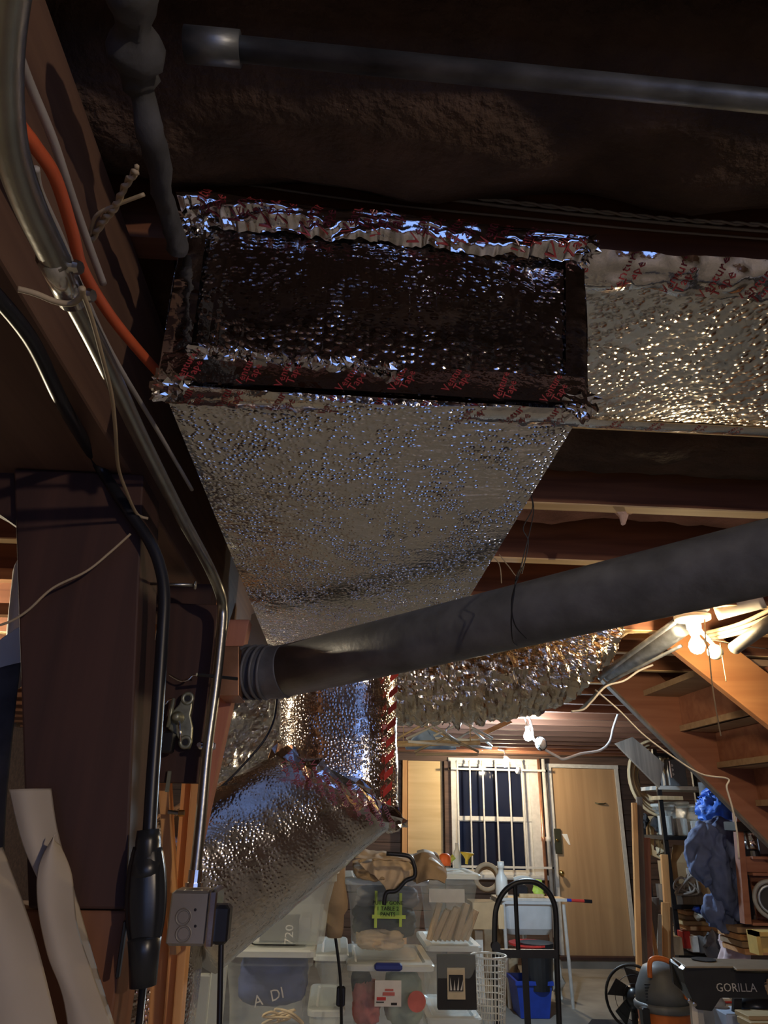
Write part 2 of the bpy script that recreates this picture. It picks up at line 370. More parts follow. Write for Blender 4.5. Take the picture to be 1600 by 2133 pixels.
# door
dx0, dx1 = 2.66, 3.53; dz0, dz1 = .1, 2.15
d = struct('door_1', MB().box((dx0+.03, 9.32, dz0), (dx1-.03, 9.36, dz1)), 'door_ply')
obj('door_frame', MB().box((dx0-.02, 9.3, 0.116), (dx0+.025, 9.384, dz1+.0045)).box((dx1-.025, 9.3, .116), (dx1+.02, 9.384, dz1+.0045)).box((dx0-.025, 9.298, dz1+.005), (dx1+.025, 9.383, dz1+.05)), 'white_paint', d)
q = P(1160, 1752, Y=9.31)
lk = obj('lock_plate', MB().box((q.x-.03, 9.295, q.z-.14), (q.x+.055, 9.318, q.z+.14), .005), 'dark_brass', d)
obj('keyhole', MB().lathe((q.x+.005, 9.294, q.z+.01), (0, -1, 0), [(0, .018), (.01, .014)], 12), 'brass', lk)
q = P(1173, 1752, Y=9.31)
obj('sticker', MB().prism([(q.x-.01, 9.316, q.z+.08), (q.x+.06, 9.316, q.z+.08), (q.x+.09, 9.316, q.z-.04), (q.x+.07, 9.316, q.z-.04)], (0, .003, 0)), 'paper', d)
q = P(1168, 1818, Y=9.31)
obj('knob', MB().lathe((q.x, 9.32, q.z), (0, -1, 0), [(0, .03), (.008, .03), (.012, .012), (.04, .012), (.045, .026), (.07, .028), (.08, .012)], 16), 'brass', d, smooth=True)
obj('hook', MB().tube([(3.22, 9.318, 1.75), (3.25, 9.29, 1.74), (3.32, 9.29, 1.74), (3.35, 9.318, 1.75)], .008, 6), 'dark_brass', d)
struct('trim_2', MB().box((dx0-.4, 9.22, 0), (dx1+.4, 9.4, .085)), 'concrete')
struct('trim_3', MB().box((dx0-.05, 9.19, .086), (dx1+.1, 9.3, .115)), 'post_wood')
# pipes beside the window
for xa, xb, r, mt, lb in ((1125, 1138, .018, 'copper', 'thin copper water pipe running up the wall between window and door'), (1135, 1150, .024, 'white_paint', 'white painted pipe running up the wall just left of the door frame')):
    a = P(xb, 1860, Y=9.25); z = 2.25
    tag(obj('wall_pipe', MB().lathe((P(xa, 1640, Y=9.25).x, 9.25, .3), (0, 0, 1), [(0, r), (1.0, r), (1.01, r*1.4), (1.05, r*1.4), (1.06, r), (1.95, r)], 10), mt, smooth=True), lb, 'pipe')
# ================================================================== MAIN DUCT
DX0, DX1, DY0, DY1, DZ0, DZ1 = -.22, .273, .695, 2.04, 2.0, 2.285
dt = thing('insulated_duct', 'large rectangular air duct wrapped in silver bubble foil under the joists', 'duct', (.03, .7, 2.0))
# front corners from the photograph: the end face leans back and widens a little at the top
FTL, FTR = Vector((-.232, .722, 2.285)), P(1211, 525, Y=.735)
FTR.z = 2.285
FBL, FBR = Vector((-.222, .69, 2.0)), Vector((.274, .697, 2.0))
def fold(x, period, depth, seed):
    k = x/period+.35*noise.noise(Vector((math.floor(x/period), seed, 0)))
    fr = k-math.floor(k)
    return depth*(1-min(1, abs(fr-.5)*14)) if abs(fr-.5) < 1/14 else 0
def front(u, v):
    p = (FBL*(1-u)+FBR*u)*(1-v)+(FTL*(1-u)+FTR*u)*v
    e = min(u, 1-u, v, 1-v)*12; e = min(1, e)
    return p+Vector((0, -.012*math.sin(math.pi*u)*math.sin(math.pi*v) + fold(p.x, .031, .0022, 4)*e + .004*e*noise.noise(Vector((p.x*14, p.z*9, 2))), 0))
obj('end_wrap', MB().grid(front, 150, 60), 'wrap_front', dt, smooth=True)
def under(u, v):
    p = (FBL*(1-u)+FBR*u)*(1-v)+Vector((DX0*(1-u)+DX1*u, DY1, DZ0))*v
    e = min(1, min(u, 1-u)*14)
    return p+Vector((0, 0, -.012*math.sin(math.pi*u)+fold(p.y+.012*math.sin(p.x*9)+.01*noise.noise(Vector((p.x*6, p.y*6, 0))), .015, .0024, 9)*e+.007*e*noise.noise(Vector((p.x*5, p.y*7, 5)))+.0012*e*noise.noise(Vector((p.x*22, p.y*120, 5)))))
obj('underside_wrap', MB().grid(under, 90, 420), 'wrap_under', dt, smooth=True)
for s_, a, b_, in ((-1, FBL, FTL), (1, FBR, FTR)):
    xx = DX0 if s_ < 0 else DX1
    def side(u, v, a=a, b_=b_, xx=xx, s_=s_):
        p = (a*(1-v)+b_*v)*(1-u)+Vector((xx, DY1, DZ0+(DZ1-DZ0)*v))*u
        return p+Vector((s_*.006*math.sin(math.pi*v), 0, 0))
    obj('side_wrap', MB().grid(side, 80, 20), 'wrap_under', dt, smooth=True)
# tapes on the edges
def strip(a, b, wa, wb_, amp, seed, nu=120, nv=10, bulge=.006, par=dt, jag=0, name='foil_tape'):
    a, b, wa, wb_ = Vector(a), Vector(b), Vector(wa), Vector(wb_)
    nrm = (b-a).cross(wa).normalized()
    if nrm.dot(CAM-a) < 0: nrm = -nrm
    def f(u, v):
        p = a*(1-u)+b*u+(wa*(1-u)+wb_*u)*v
        if jag: p = p+(wa*(1-u)+wb_*u)*(v*jag*noise.noise(Vector((u*34, seed, 1))))
        q = Vector((p.x*30, p.y*30+seed, p.z*60))
        return p+nrm*(bulge*math.sin(math.pi*v)+.0015+amp*abs(noise.fractal(q*.55, 1, 2, 3)))
    obj(name, MB().grid(f, nu, nv), 'tape', par, smooth=True)
    return f
up = Vector((0, .012, .05))
TA, TB = P(366, 402, Y=.712), P(1222, 497, Y=.722)
BA_, BB_ = P(388, 476, Y=.722), P(1208, 552, Y=.728)
def topband(u, v):
    p = TA.lerp(TB, u).lerp(BA_.lerp(BB_, u), v)
    jg = .16*noise.noise(Vector((u*22, 1.3, 0)))+.10*noise.noise(Vector((u*60, 4.3, 0)))
    p = p+(BA_-TA)*(v*jg)
    fo = .024*noise.noise(Vector((u*5+v*1.4, v*2.0, 7)))+.008*noise.noise(Vector((u*17-v*3, v*2.6, 3)))*(.15+v*v)+.004*noise.noise(Vector((u*60, v*3, 9)))*v**3
    return p+Vector((0, -.004-.010*math.sin(math.pi*v)-abs(fo)*(.35+.65*math.sin(math.pi*min(1, v*.9+.1))), 0))
obj('foil_tape', MB().grid(topband, 420, 24), 'tape', dt, smooth=True)
obj('foil_tape', MB().grid(lambda u, v: TA.lerp(TB, u)+Vector((0, (.768-TA.y)*v, .012*v-.001+.003*noise.noise(Vector((u*30, v, 2)))*math.sin(math.pi*v))), 160, 4), 'tape', dt, smooth=True)
tf1 = strip(FBL+Vector((0, -.006, .036)), FBR+Vector((0, -.006, .036)), Vector((0, -.001, -.038)), Vector((0, -.001, -.038)), .0004, 2, 160, 8, .0003)
m_ = MB().tube([FBL.lerp(FBR, .06+.5*k/90)+Vector((0, -.012, .041-.012*k/90+.002*noise.noise(Vector((k*.3, 0, 0))))) for k in range(91)], .004, 8); m_.rough(.009, 110, 4)
obj('crinkled_edge', m_, 'tape', dt)
tf2 = strip(FBL+Vector((0, -.001, -.003)), FBR+Vector((0, -.001, -.003)), Vector((0, .034, -.003)), Vector((0, .036, -.003)), .0015, 3, 160, 8, .003, jag=.2)
strip(FBL+Vector((-.002, -.003, 0)), FTL+Vector((-.002, -.003, 0)), Vector((.034, -.002, 0)), Vector((.03, -.002, 0)), .003, 4, 60, 8, .002)
strip(FBR+Vector((.002, -.003, 0)), FTR+Vector((.002, -.003, 0)), Vector((-.028, -.003, 0)), Vector((-.026, -.003, 0)), .003, 5, 60, 8, .002)
# printing on the tape
def print_row(a, b, n_, size, xdir, ydir, par, seed, words=('Venture', 'Tape')):
    a, b = Vector(a), Vector(b); rnd = random.Random(seed)
    for k in range(n_):
        p = a+(b-a)*((k+.5+rnd.uniform(-.2, .2))/n_)
        ang = rnd.uniform(-.25, .25)
        xd = (Vector(xdir)+Vector(ydir)*ang)
        text('tape_print', words[0]+'\n'+words[1], size, p, xd, Vector(ydir), 'red_print', par)
vz = Vector((0, -.3, -1)).normalized()
print_tape(topband, 11, .021, .5, .055, dt, 3, .42, u_a=.04)
print_tape(tf1, 8, .014, .5, .038, dt, 5, lift=(0, -.0008, 0))
print_tape(tf2, 9, .016, .5, .036, dt, 6, lift=(0, 0, -.0008))
# corner gathers
for c_, sd in ((FTL+Vector((.012, -.014, -.02)), 11), (FBL+Vector((.012, .004, -.002)), 12), (FBR+Vector((-.008, .004, .004)), 13), (FTR+Vector((-.004, -.012, -.012)), 14)):
    m_ = MB().sphere(c_, .019, 20, 14, 1.2, .7, 1); 
    for i, v in enumerate(m_.v): m_.v[i] = v+(v-c_)*1.1*(abs(noise.noise(v*150+Vector((sd, 0, 0))))-.25)
    obj('tape_gather', m_, 'tape', dt)
# ---- joist bay panned with foil to the right
br = thing('joist_bay_duct', 'silver bubble foil panel closing the joist bay right of the main duct', 'duct', (1, .8, 2.28))
BA, BB, BC, BD = Vector((.285, .765, 2.275)), Vector((2.2, .775, 2.275)), Vector((2.2, 1.165, 2.268)), Vector((.285, 1.155, 2.268))
def bay(u, v):
    p = (BA*(1-u)+BB*u)*(1-v)+(BD*(1-u)+BC*u)*v
    q = p.x*.75+p.y*.66
    return p+Vector((0, 0, -.01*math.sin(math.pi*v)+fold(q, .03, .003, 3)+.006*noise.noise(p*6)))
obj('foil_panel', MB().grid(bay, 300, 70), 'wrap_branch', br, smooth=True)
tf3 = strip(BA+Vector((-.01, -.03, .012)), BB+Vector((0, -.03, .012)), Vector((0, .055, -.02)), Vector((0, .055, -.02)), .014, 21, 200, 10, .01, br, jag=.3)
tf4 = strip(BD+Vector((0, -.008, -.004)), BC+Vector((0, -.008, -.004)), Vector((0, .026, -.003)), Vector((0, .026, -.003)), .002, 22, 160, 6, .002, br)
print_tape(tf3, 10, .020, 1.9, .058, br, 8, .55, (0, 0, -.0012), 0, .36, 1.3)
print_tape(tf4, 8, .015, 1.9, .027, br, 9, .5, (0, 0, -.001), 0, .36, 1.2)
# ================================================================== OVERHEAD CLOSE BY
t = thing('overhead_conduit', 'worn grey steel pipe crossing the dark insulation at the top', 'pipe', (.5, .48, 2.25))
obj('pipe', MB().tube([(-.17, .474, 2.262), (1.6, .52, 2.262)], .0122, 18), 'old_pipe', t, smooth=True)
obj('coupling', MB().tube([(-.185, .474, 2.262), (-.13, .475, 2.262)], .017, 18), 'old_pipe', t, smooth=True)
pts = smoothpath([P(262, -60, Z=2.22), P(280, 60, Z=2.22), P(290, 160, Z=2.22), P(318, 280, Z=2.2), P(345, 420, Z=2.2), P(370, 520, Z=2.2)])
t = obj('dangling_pipe', MB().tube(pts, [.022+.005*math.sin(i*.9) if i < 14 else .012 for i in range(len(pts))], 14).rough(.006, 40), 'dusty', smooth=True)
tag(t, 'dusty dark pipe hanging beside the upper left corner of the duct', 'pipe')
# beam and post
beam = obj('beam', MB().box((-.52, -3.1, 2.0), (-.32, 2.9, 2.285)), 'beam_wood', bevel=.004)
tag(beam, 'heavy brown timber beam running away overhead on the left', 'beam')
a, b_ = P(28, 977, Y=.93), P(300, 985, Y=.93); c_ = P(262, 1895, Y=.93); dleft = P(95, 1895, Y=.93)
zt = 1.998
post = obj('post', MB().hexa([(dleft.x-.02, .93, c_.z), (c_.x, .93, c_.z), (c_.x, 1.03, c_.z), (dleft.x-.02, 1.03, c_.z), (a.x, .93, zt), (b_.x, .93, zt), (b_.x, 1.03, zt), (a.x, 1.03, zt)]), 'post_wood', bevel=.003)
tag(post, 'wide dark red brown timber post under the beam on the left', 'post')
lp = obj('lower_post', MB().box((c_.x-.19, .94, 0), (c_.x, 1.03, c_.z-.002)), 'block_wood', bevel=.003)
tag(lp, 'lighter brown timber below the dark post at bottom left', 'post')
# conduit
cn = thing('electrical_conduit', 'grey steel conduit bending down along the beam to the outlet box', 'conduit', (-.25, 1.2, 1.5))
up_ = smoothpath(PP([(40, -130), (14, 0), (6, 150), (20, 300), (58, 420), (105, 520), (118, 545)], Z=1.945))
obj('upper_run', MB().tube(up_, .0115, 16), 'conduit', cn, smooth=True)
cp_ = PP([(108, 535), (152, 625)], Z=1.945)
cpl = obj('coupling', MB().tube(cp_, .0125, 16), 'steel_bright', cn, smooth=True)
for f_ in (.15, .8):
    p = cp_[0].lerp(cp_[1], f_); obj('screw', MB().lathe(p+Vector((.008, 0, -.002)), (1, -.2, -.2), [(0, .004), (.009, .004), (.01, .006), (.014, .005)], 8), 'steel_bright', cpl)
vx = 1.27
low = smoothpath(PP([(145, 610), (210, 735), (300, 925), (380, 1080), (430, 1170)], Z=1.945)+[P(456, 1228, Y=1.22), P(463, 1262, Y=1.262)]+PP([(462, 1310), (448, 1440), (432, 1560), (420, 1690), (412, 1770), (405, 1835)], Y=vx), 8)
obj('lower_run', MB().tube(low, .0092, 16), 'conduit', cn, smooth=True)
q = P(432, 1553, Y=vx); obj('clip', MB().box(q-Vector((.016, .0, .006)), q+Vector((.012, .016, .006)), .002).lathe(q-Vector((.012, 0, 0)), (0, -1, 0), [(0, .004), (.012, .004)], 8), 'steel_bright', cn)
q = P(405, 1838, Y=vx); obj('connector', MB().lathe(q-Vector((0, 0, .006)), (0, 0, 1), [(0, .014), (.006, .014), (.006, .011), (.024, .011)], 14), 'steel_bright', cn)
# outlet box
bx_ = thing('outlet_box', 'grey metal surface outlet box at the end of the conduit', 'outlet box', P(395, 1975, Y=vx))
A = P(358, 1855, Y=1.235); B = P(425, 1972, Y=1.235)
obj('box', MB().box((A.x, 1.235, B.z), (B.x, 1.30, A.z), .004), 'box_grey', bx_)
obj('cover', MB().box((B.x+.001, 1.228, B.z-.003), (B.x+.013, 1.305, A.z+.003), .004), 'steel_bright', bx_)
for k, yy in ((0, 1910), (1, 1945)):
    q = P(382, yy, Y=1.2342); obj('knockout', MB().torus(q, (0, 1, 0), .0112, .0011, 24, 6).lathe(q, (0, -1, 0), [(0, .0085), (.001, .008)], 20), 'box_grey', bx_)
for yy in (1895, 1929):
    q = P(407, yy, Y=1.236); obj('screw_hole', MB().lathe(q, (0, -1, 0), [(0, .0022), (.0012, .0022)], 8), 'black_rubber', bx_)
# black plug
pl = thing('black_plug', 'black right angle plug in the outlet box with its cord hanging down', 'plug', P(455, 1970, Y=1.25))
A = P(428, 1883, Y=1.25); B = P(475, 1966, Y=1.25)
obj('plug_body', MB().box((P(447, 1900, Y=1.25).x, 1.235, B.z), (B.x, 1.272, A.z), .005).box((B.x-.04, 1.24, P(0, 1938, Y=1.25).z), (P(447, 1900, Y=1.25).x+.002, 1.268, A.z-.004), .004), 'black_rubber', pl)
obj('cord', MB().tube(smoothpath([P(461, 1960, Y=1.25), P(459, 2040, Y=1.25), P(457, 2133, Y=1.25), P(455, 2300, Y=1.25), P(450, 2600, Y=1.26)]), .0042, 10), 'black_rubber', pl, smooth=True)
# black cable and in-line body
bc = thing('hanging_cable_unit', 'black ribbed oblong unit hanging on thick black cable before the dark post', 'cable unit', P(300, 2060, Y=.9))
cab = smoothpath(PP([(-60, 560), (60, 700), (130, 840)], Z=1.975)+PP([(200, 960)], Y=.912)+PP([(262, 1055), (310, 1125), (333, 1180), (342, 1240), (338, 1330), (328, 1480), (318, 1620), (311, 1735)], Y=.91), 7)
obj('cable', MB().tube(cab, .0078, 12), 'black_rubber', bc, smooth=True)
top = P(309, 1728, Y=.91); bot = P(298, 2050, Y=.91); L = top.z-bot.z; ax = (bot-top).normalized()
body = []
for k in range(25):
    tt = k/24; rr = .023*math.sin(math.pi*min(1, .18+tt*.78))**.55
    cc = top+(bot-top)*(.12+.78*tt)
    body.append([cc+Vector((math.cos(a_)*rr*(1-.09*(math.cos(a_*10) > .3)), math.sin(a_)*rr*.75, 0)) for a_ in [2*math.pi*i/60 for i in range(60)]])
obj('ribbed_body', MB().rings(body[::-1]), 'black_plastic', bc, smooth=True)
obj('end_collar', MB().lathe(top, ax, [(0, .0125), (.012, .014), (.03, .0145), (.036, .018), (.046, .0185), (.05, .016)], 20), 'black_plastic', bc, smooth=True)
obj('end_collar', MB().lathe(bot, -ax, [(-.002, .014), (.03, .0165), (.042, .018), (.046, .014)], 20), 'black_plastic', bc, smooth=True)
obj('release_clip', MB().box(bot+Vector((-.03, -.004, .005)), bot+Vector((-.026, .004, .06)), .002), 'black_metal', bc)
obj('tail_cable', MB().tube([bot, bot+Vector((.004, 0, -.1)), bot+Vector((.01, 0, -.5))], .004, 10), 'black_rubber', bc, smooth=True)
# loose cables
def cable(name, pts, r, mat, label, **k):
    return tag(obj(name, MB().tube(smoothpath(pts), r, 8), mat, smooth=True), label, 'cable')
cable('orange_cable', PP([(20, 120), (32, 240), (70, 300), (115, 370), (150, 480), (172, 560), (225, 650), (280, 720), (335, 782)], Z=2.06), .0062, 'orange_cable', 'bright orange extension cable slanting down to the duct corner')
cable('brown_cable', PP([(20, 60), (60, 170), (110, 290), (150, 410), (185, 510), (215, 590)], Z=2.08), .0042, 'grey_cable', 'dull brown cable just right of the orange cable')
cable('grey_cable', PP([(75, 350), (85, 400), (130, 500), (170, 600), (235, 740), (330, 900), (400, 1020)], Z=1.985), .0028, 'grey_cable', 'thin grey cable following the conduit on its right')
cable('tan_cable', PP([(168, 600), (190, 660), (212, 740), (232, 820), (240, 890), (246, 970), (262, 1020), (285, 1070), (308, 1080)], Z=1.925), .0021, 'tan_cable', 'tan wire dangling in front of the beam below the coupling')
cable('string', PP([(272, 1112), (230, 1150), (180, 1190), (110, 1225), (60, 1270), (20, 1295), (-30, 1310)], Y=.9), .0017, 'tan_cable', 'thin tan string looping left across the dark post')
t = obj('wire_scrap', MB().tube(smoothpath(PP([(38, 602), (75, 612), (115, 628), (150, 632), (170, 615), (172, 600)], Z=1.925)), .0025, 8), 'tan_cable', smooth=True)
tag(t, 'short twisted wire tied round the conduit below the coupling', 'wire')
def twist(name, pts, r, mat, label, turns):
    t = thing(name, label, 'wire', pts[0]); path = smoothpath(pts, 14); n_ = len(path)
    for s_ in (0, math.pi):
        out = []
        for i, p in enumerate(path):
            a_ = 2*math.pi*turns*i/n_+s_; out.append(p+Vector((0, math.cos(a_)*r, math.sin(a_)*r)))
        obj('strand', MB().tube(out, r*.95, 6), mat, t, smooth=True)
    return t
twist('twisted_wire', PP([(342, 345), (385, 337), (435, 332), (520, 342), (640, 362), (780, 382), (960, 408), (1200, 436), (1420, 458), (1620, 470)], Y=.757), .0021, 'grey_cable', 'twisted pair of grey wires strung along the joist above the duct', 26)
cable('pale_cable', PP([(345, 395), (375, 367), (420, 354), (560, 368), (800, 398), (1100, 436), (1400, 466), (1620, 484)], Y=.76), .0025, 'grey_cable', 'smooth pale cable just under the twisted wire on the joist')
cable('flat_cable', PP([(470, 378), (800, 425), (1100, 455), (1300, 475), (1620, 500)], Y=.762), .0018, 'grey_cable', 'lowest dark grey cable along the joist above the foil tape')
twist('cloth_wire', PP([(190, 500), (215, 460), (240, 430), (262, 385), (286, 353)], Z=2.1), .0026, 'tan_cable', 'frayed twisted cloth wire left of the duct in the dark gap', 5)
cable('loose_wire', PP([(188, 490), (200, 450), (240, 428), (300, 405)], Z=2.1), .002, 'tan_cable', 'short bent wire crossing the frayed cloth wire')
# nail, bolt, board, clamp
tag(obj('long_nail', MB().tube([P(312, 1216, Y=.99), P(405, 1219, Y=.99)], .0022, 8).lathe(P(408, 1219, Y=.99), (-1, 0, 0), [(0, .006), (.002, .006)], 10), 'conduit', smooth=True), 'long nail sticking out sideways across the black cable', 'nail')
a, b_ = P(334, 1255, Y=1.33), P(412, 1632, Y=1.33)
bd = obj('hanging_board', MB().box((a.x, 1.33, b_.z), (b_.x, 1.352, a.z)), 'post_wood', bevel=.002)
tag(bd, 'dark red board behind the cable holding the cast clamp', 'board')
tag(obj('cross_block', bpx(325, 1215, 440, 1275, 1.36, .06), 'post_wood'), 'dark wood block under the beam above the hanging board', 'block')
sc_ = 1.33/F*1.0
cl = thing('cast_clamp', 'grey green cast metal pulley bracket bolted on the dark board', 'clamp', P(375, 1560, Y=1.3))
def p13(x, y, dy=0): return P(x, y, Y=1.31-dy)
poly = PP([(383, 1445), (402, 1452), (399, 1475), (396, 1490), (401, 1515), (399, 1545), (394, 1560), (376, 1558), (374, 1542), (366, 1530), (350, 1518), (352, 1500), (360, 1480), (372, 1468)], Y=1.31)
obj('bracket', MB().prism(poly, (0, .014, 0)), 'casting', cl, bevel=.002)
for x, y in ((391, 1455), (386, 1546)):
    obj('eye', MB().torus(p13(x, y), (0, 1, 0), .0085, .0036), 'casting', cl, smooth=True)
    obj('washer', MB().lathe(p13(x, y), (0, -1, 0), [(-.004, .006), (.001, .006)], 12), 'black_metal', cl)
obj('spindle', MB().lathe(p13(372, 1496), (0, -1, 0), [(0, .011), (.01, .011), (.012, .007), (.022, .007), (.024, .003)], 16), 'casting', cl, smooth=True)
obj('lever', MB().tube([p13(373, 1502, .02), p13(377, 1545, .02)], .0024, 8), 'steel_bright', cl, smooth=True)
obj('side_rod', MB().tube([p13(362, 1455, .01), p13(350, 1515, .01)], .0035, 8), 'casting', cl, smooth=True)
obj('pad', MB().box(p13(340, 1570), p13(368, 1527)+Vector((0, -.03, 0)), .003), 'black_rubber', cl)
for k, pp in enumerate(([(352, 1405), (375, 1418), (392, 1416), (402, 1407), (413, 1407)], [(336, 1465), (345, 1466), (352, 1458), (362, 1456)])):
    tag(obj('wire_hook', MB().tube(smoothpath(PP(pp, Y=1.3)), .0018, 8), 'steel_bright', smooth=True), ('bent bright wire hook on the board above the cast clamp', 'small bright wire hook left of the cast clamp')[k], 'hook')
t = thing('bolt', 'steel bolt with brass end poking out between the orange studs', 'bolt', P(365, 1693, Y=1.36))
obj('shank', MB().tube([P(350, 1691, Y=1.36), P(376, 1694, Y=1.36)], .0035, 10), 'conduit', t); obj('nut', MB().tube([P(372, 1694, Y=1.36), P(384, 1694, Y=1.36)], .0055, 6), 'brass', t)
tag(obj('hanging_bracket', bpx(346, 1605, 354, 1650, 1.32, .006, .001), 'casting'), 'small grey metal tab hanging below the dark board', 'bracket')
# orange studs behind
def board(name, q4, Y, dep, mat, label, cat='stud', bevel=.002):  # q4: top-left, top-right, bottom-right, bottom-left in pixels
    o = obj(name, MB().prism(PP(q4, Y=Y), (0, dep, 0)), mat, bevel=bevel); return tag(o, label, cat)
board('leaning_stud', [(308, 1300), (334, 1300), (368, 1990), (352, 1990)], 1.40, .038, 'fir', 'orange fir stud leaning right just behind the black cable')
board('wall_stud_timber', [(382, 1580), (412, 1580), (350, 2500), (312, 2500)], 1.47, .04, 'fir', 'orange fir stud running down behind the outlet box')
board('wall_stud_timber', [(326, 1840), (357, 1840), (346, 2500), (286, 2500)], 1.50, .03, 'fir', 'orange fir stud showing between the black unit and the outlet box')
board('wall_stud_timber', [(428, 1250), (452, 1250), (360, 2300), (345, 2300)], 1.44, .04, 'fir', 'narrow orange fir stud half hidden behind the vertical conduit')
board('wall_stud_timber', [(478, 1290), (520, 1290), (410, 1790), (390, 1790)], 1.56, .05, 'red_wood', 'slanting reddish stud right of the conduit beside crinkled foil')
board('wood_block', [(455, 1345), (498, 1345), (498, 1450), (455, 1450)], 1.46, .1, 'rust_foil', 'rough brown wood block at the left end of the dark pipe', 'block')
# ================================================================== DARK VENT PIPE
vp = thing('vent_pipe', 'thick dark grey vent pipe slanting across the middle', 'pipe', (.2, 1.4, 1.85))
pa, pb = P(600, 1396, D=1.49), P(1600, 1160, D=1.02)
dirp = (pb-pa).normalized()
vr = .0545
obj('long_run', MB().tube([pa-dirp*.01, pa+(pb-pa)*.35, pb, pb+dirp*1.0], vr, 40), 'vent_pipe', vp, smooth=True)
e0 = P(495, 1399, D=1.53)
obj('elbow', MB().tube(smoothpath([e0, P(540, 1400, D=1.51), P(575, 1400, D=1.5), pa], 5), vr*1.02, 36), 'vent_pipe', vp, smooth=True)
for xx in (515, 531, 545, 558, 590, 606):
    cc = P(xx, 1400-(max(0, xx-575))*.12, D=1.5); obj('crimp_ring', MB().torus(cc, (P(xx+30, 1400, D=1.49)-P(xx-30, 1400, D=1.52)).normalized()+Vector((0, .1+.004*(xx-540), 0)), vr*1.01, .0035, 40, 8), 'vent_pipe', vp, smooth=True)
obj('sleeve', MB().tube([P(466, 1398, D=1.56), P(499, 1399, D=1.53)], vr*.88, 30), 'vent_pipe', vp, smooth=True)
m_ = MB().tube([P(464, 1392, D=1.5), P(498, 1392, D=1.475)], .022, 20); m_.rough(.012, 60, 4)
obj('foil_patch', m_, 'tape', vp)
tag(obj('long_bolt', MB().tube([P(410, 1405, Y=1.24), P(494, 1414, Y=1.3)], .003, 8), 'black_metal'), 'dark long bolt across the conduit at the end of the dark pipe', 'bolt')
# hanging wire
t = thing('hanger_wire', 'thin dark wire loops hanging from the joist round the dark pipe', 'wire', P(1105, 1040, Y=1.5))
for pp in ([(1106, 1030), (1109, 1060), (1090, 1100), (1101, 1130), (1087, 1195)], [(1106, 1030), (1112, 1060), (1103, 1110), (1080, 1200)]):
    obj('strand', MB().tube(smoothpath(PP(pp, Y=1.5)), .0013, 6), 'black_rubber', t)
lp_ = [P(1090, 1180, Y=1.5), P(1078, 1195, D=1.16), P(1070, 1240, D=1.12), P(1065, 1290, D=1.11), P(1068, 1335, D=1.14), P(1078, 1345, D=1.2)]
obj('loop', MB().tube(smoothpath(lp_), .0012, 6), 'black_rubber', t)
lp_ = [P(1090, 1180, Y=1.5), P(1082, 1195, D=1.15), P(1066, 1250, D=1.11), P(1072, 1300, D=1.105), P(1096, 1330, D=1.13)]
obj('loop', MB().tube(smoothpath(lp_), .0012, 6), 'black_rubber', t)
for k, pp in enumerate(([(1020, 1155), (1040, 1175), (1045, 1215)], [(1040, 1155), (1060, 1180), (1078, 1200), (1090, 1170)])):
    tag(obj('loose_string', MB().tube(smoothpath(PP(pp, Y=1.95)), .0016, 6), 'tan_cable'), ('short tan string hanging by the duct edge above the dark pipe', 'tan string bent in a V above the dark pipe')[k], 'string')
# torn pink insulation tuft
m_ = MB().lathe(P(1296, 1052, Y=1.648), (.0, 0, -1), [(-.004, .036), (.006, .034), (.02, .02), (.034, .014), (.056, .005)], 28); m_.rough(.014, 40, 3)
tag(obj('insulation_tuft', m_, plain('tuft', (.78, .55, .45), .95, var=.25, bump=1)), 'torn pink tuft of insulation hanging from the lit joist', 'insulation')
# ================================================================== DROP DUCT (vertical, then diagonal to lower left)
dd = thing('drop_duct', 'silver bubble wrapped duct dropping from the main duct then slanting down left', 'duct', P(700, 1900, Y=2.0))
def rrect(c, ux, uy, wx, wy, rad, n_=9):            # rounded rectangle ring
    out = []
    for qx, qy, a0 in ((1, 1, 0), (-1, 1, 90), (-1, -1, 180), (1, -1, 270)):
        for k in range(n_):
            a_ = math.radians(a0+90*k/(n_-1)); out.append(c+ux*(qx*(wx-rad)+rad*math.cos(a_))+uy*(qy*(wy-rad)+rad*math.sin(a_)))
    return out
YD = 2.08
tc_, bl = P(708, 1330, Y=YD), P(704, 1640, Y=YD)
hw = (P(840, 1500, Y=YD-.12).x-P(577, 1500, Y=YD-.12).x)/2
X_, Y_ = Vector((1, 0, 0)), Vector((0, 1, 0))
rs = []
N_ = 70
for k in range(N_+1):
    z = 2.02+(1.52-2.02)*k/N_
    c = Vector((tc_.x+(bl.x-tc_.x)*k/N_, YD+.05, z))
    ring = rrect(c, X_, Y_, hw, .16, .13)
    # mitre the lower end along the elbow seam
    if k > N_*.35:
        f_ = (k-N_*.35)/(N_*.65); zl, zr = P(575, 1568, Y=YD).z, P(830, 1712, Y=YD).z
        for i, p in enumerate(ring):
            u = (p.x-(c.x-hw))/(2*hw); zt_ = zl+(zr-zl)*u; p.z = (2.02-.5*.35)*(1-f_)+zt_*f_
    rs.append([p+Vector((0, 0, 0))+(p-c).normalized()*.004*noise.noise(p*25) for p in ring])
obj('vertical_section', MB().rings(rs), 'wrap_drop', dd, smooth=True)
seam = rs[-1]
e1 = [P(352, 1724+30, Y=1.92), P(352, 2024, Y=1.80)]
ax_c = P(372, 1865, Y=1.92)
sc0 = sum(seam, Vector((0, 0, 0)))/len(seam)
ddir = (ax_c-sc0).normalized(); upd = (Vector((0, 0, 1))-ddir*ddir.z).normalized(); sd = ddir.cross(upd)
endr = rrect(ax_c, upd, sd, .188, .16, .15)
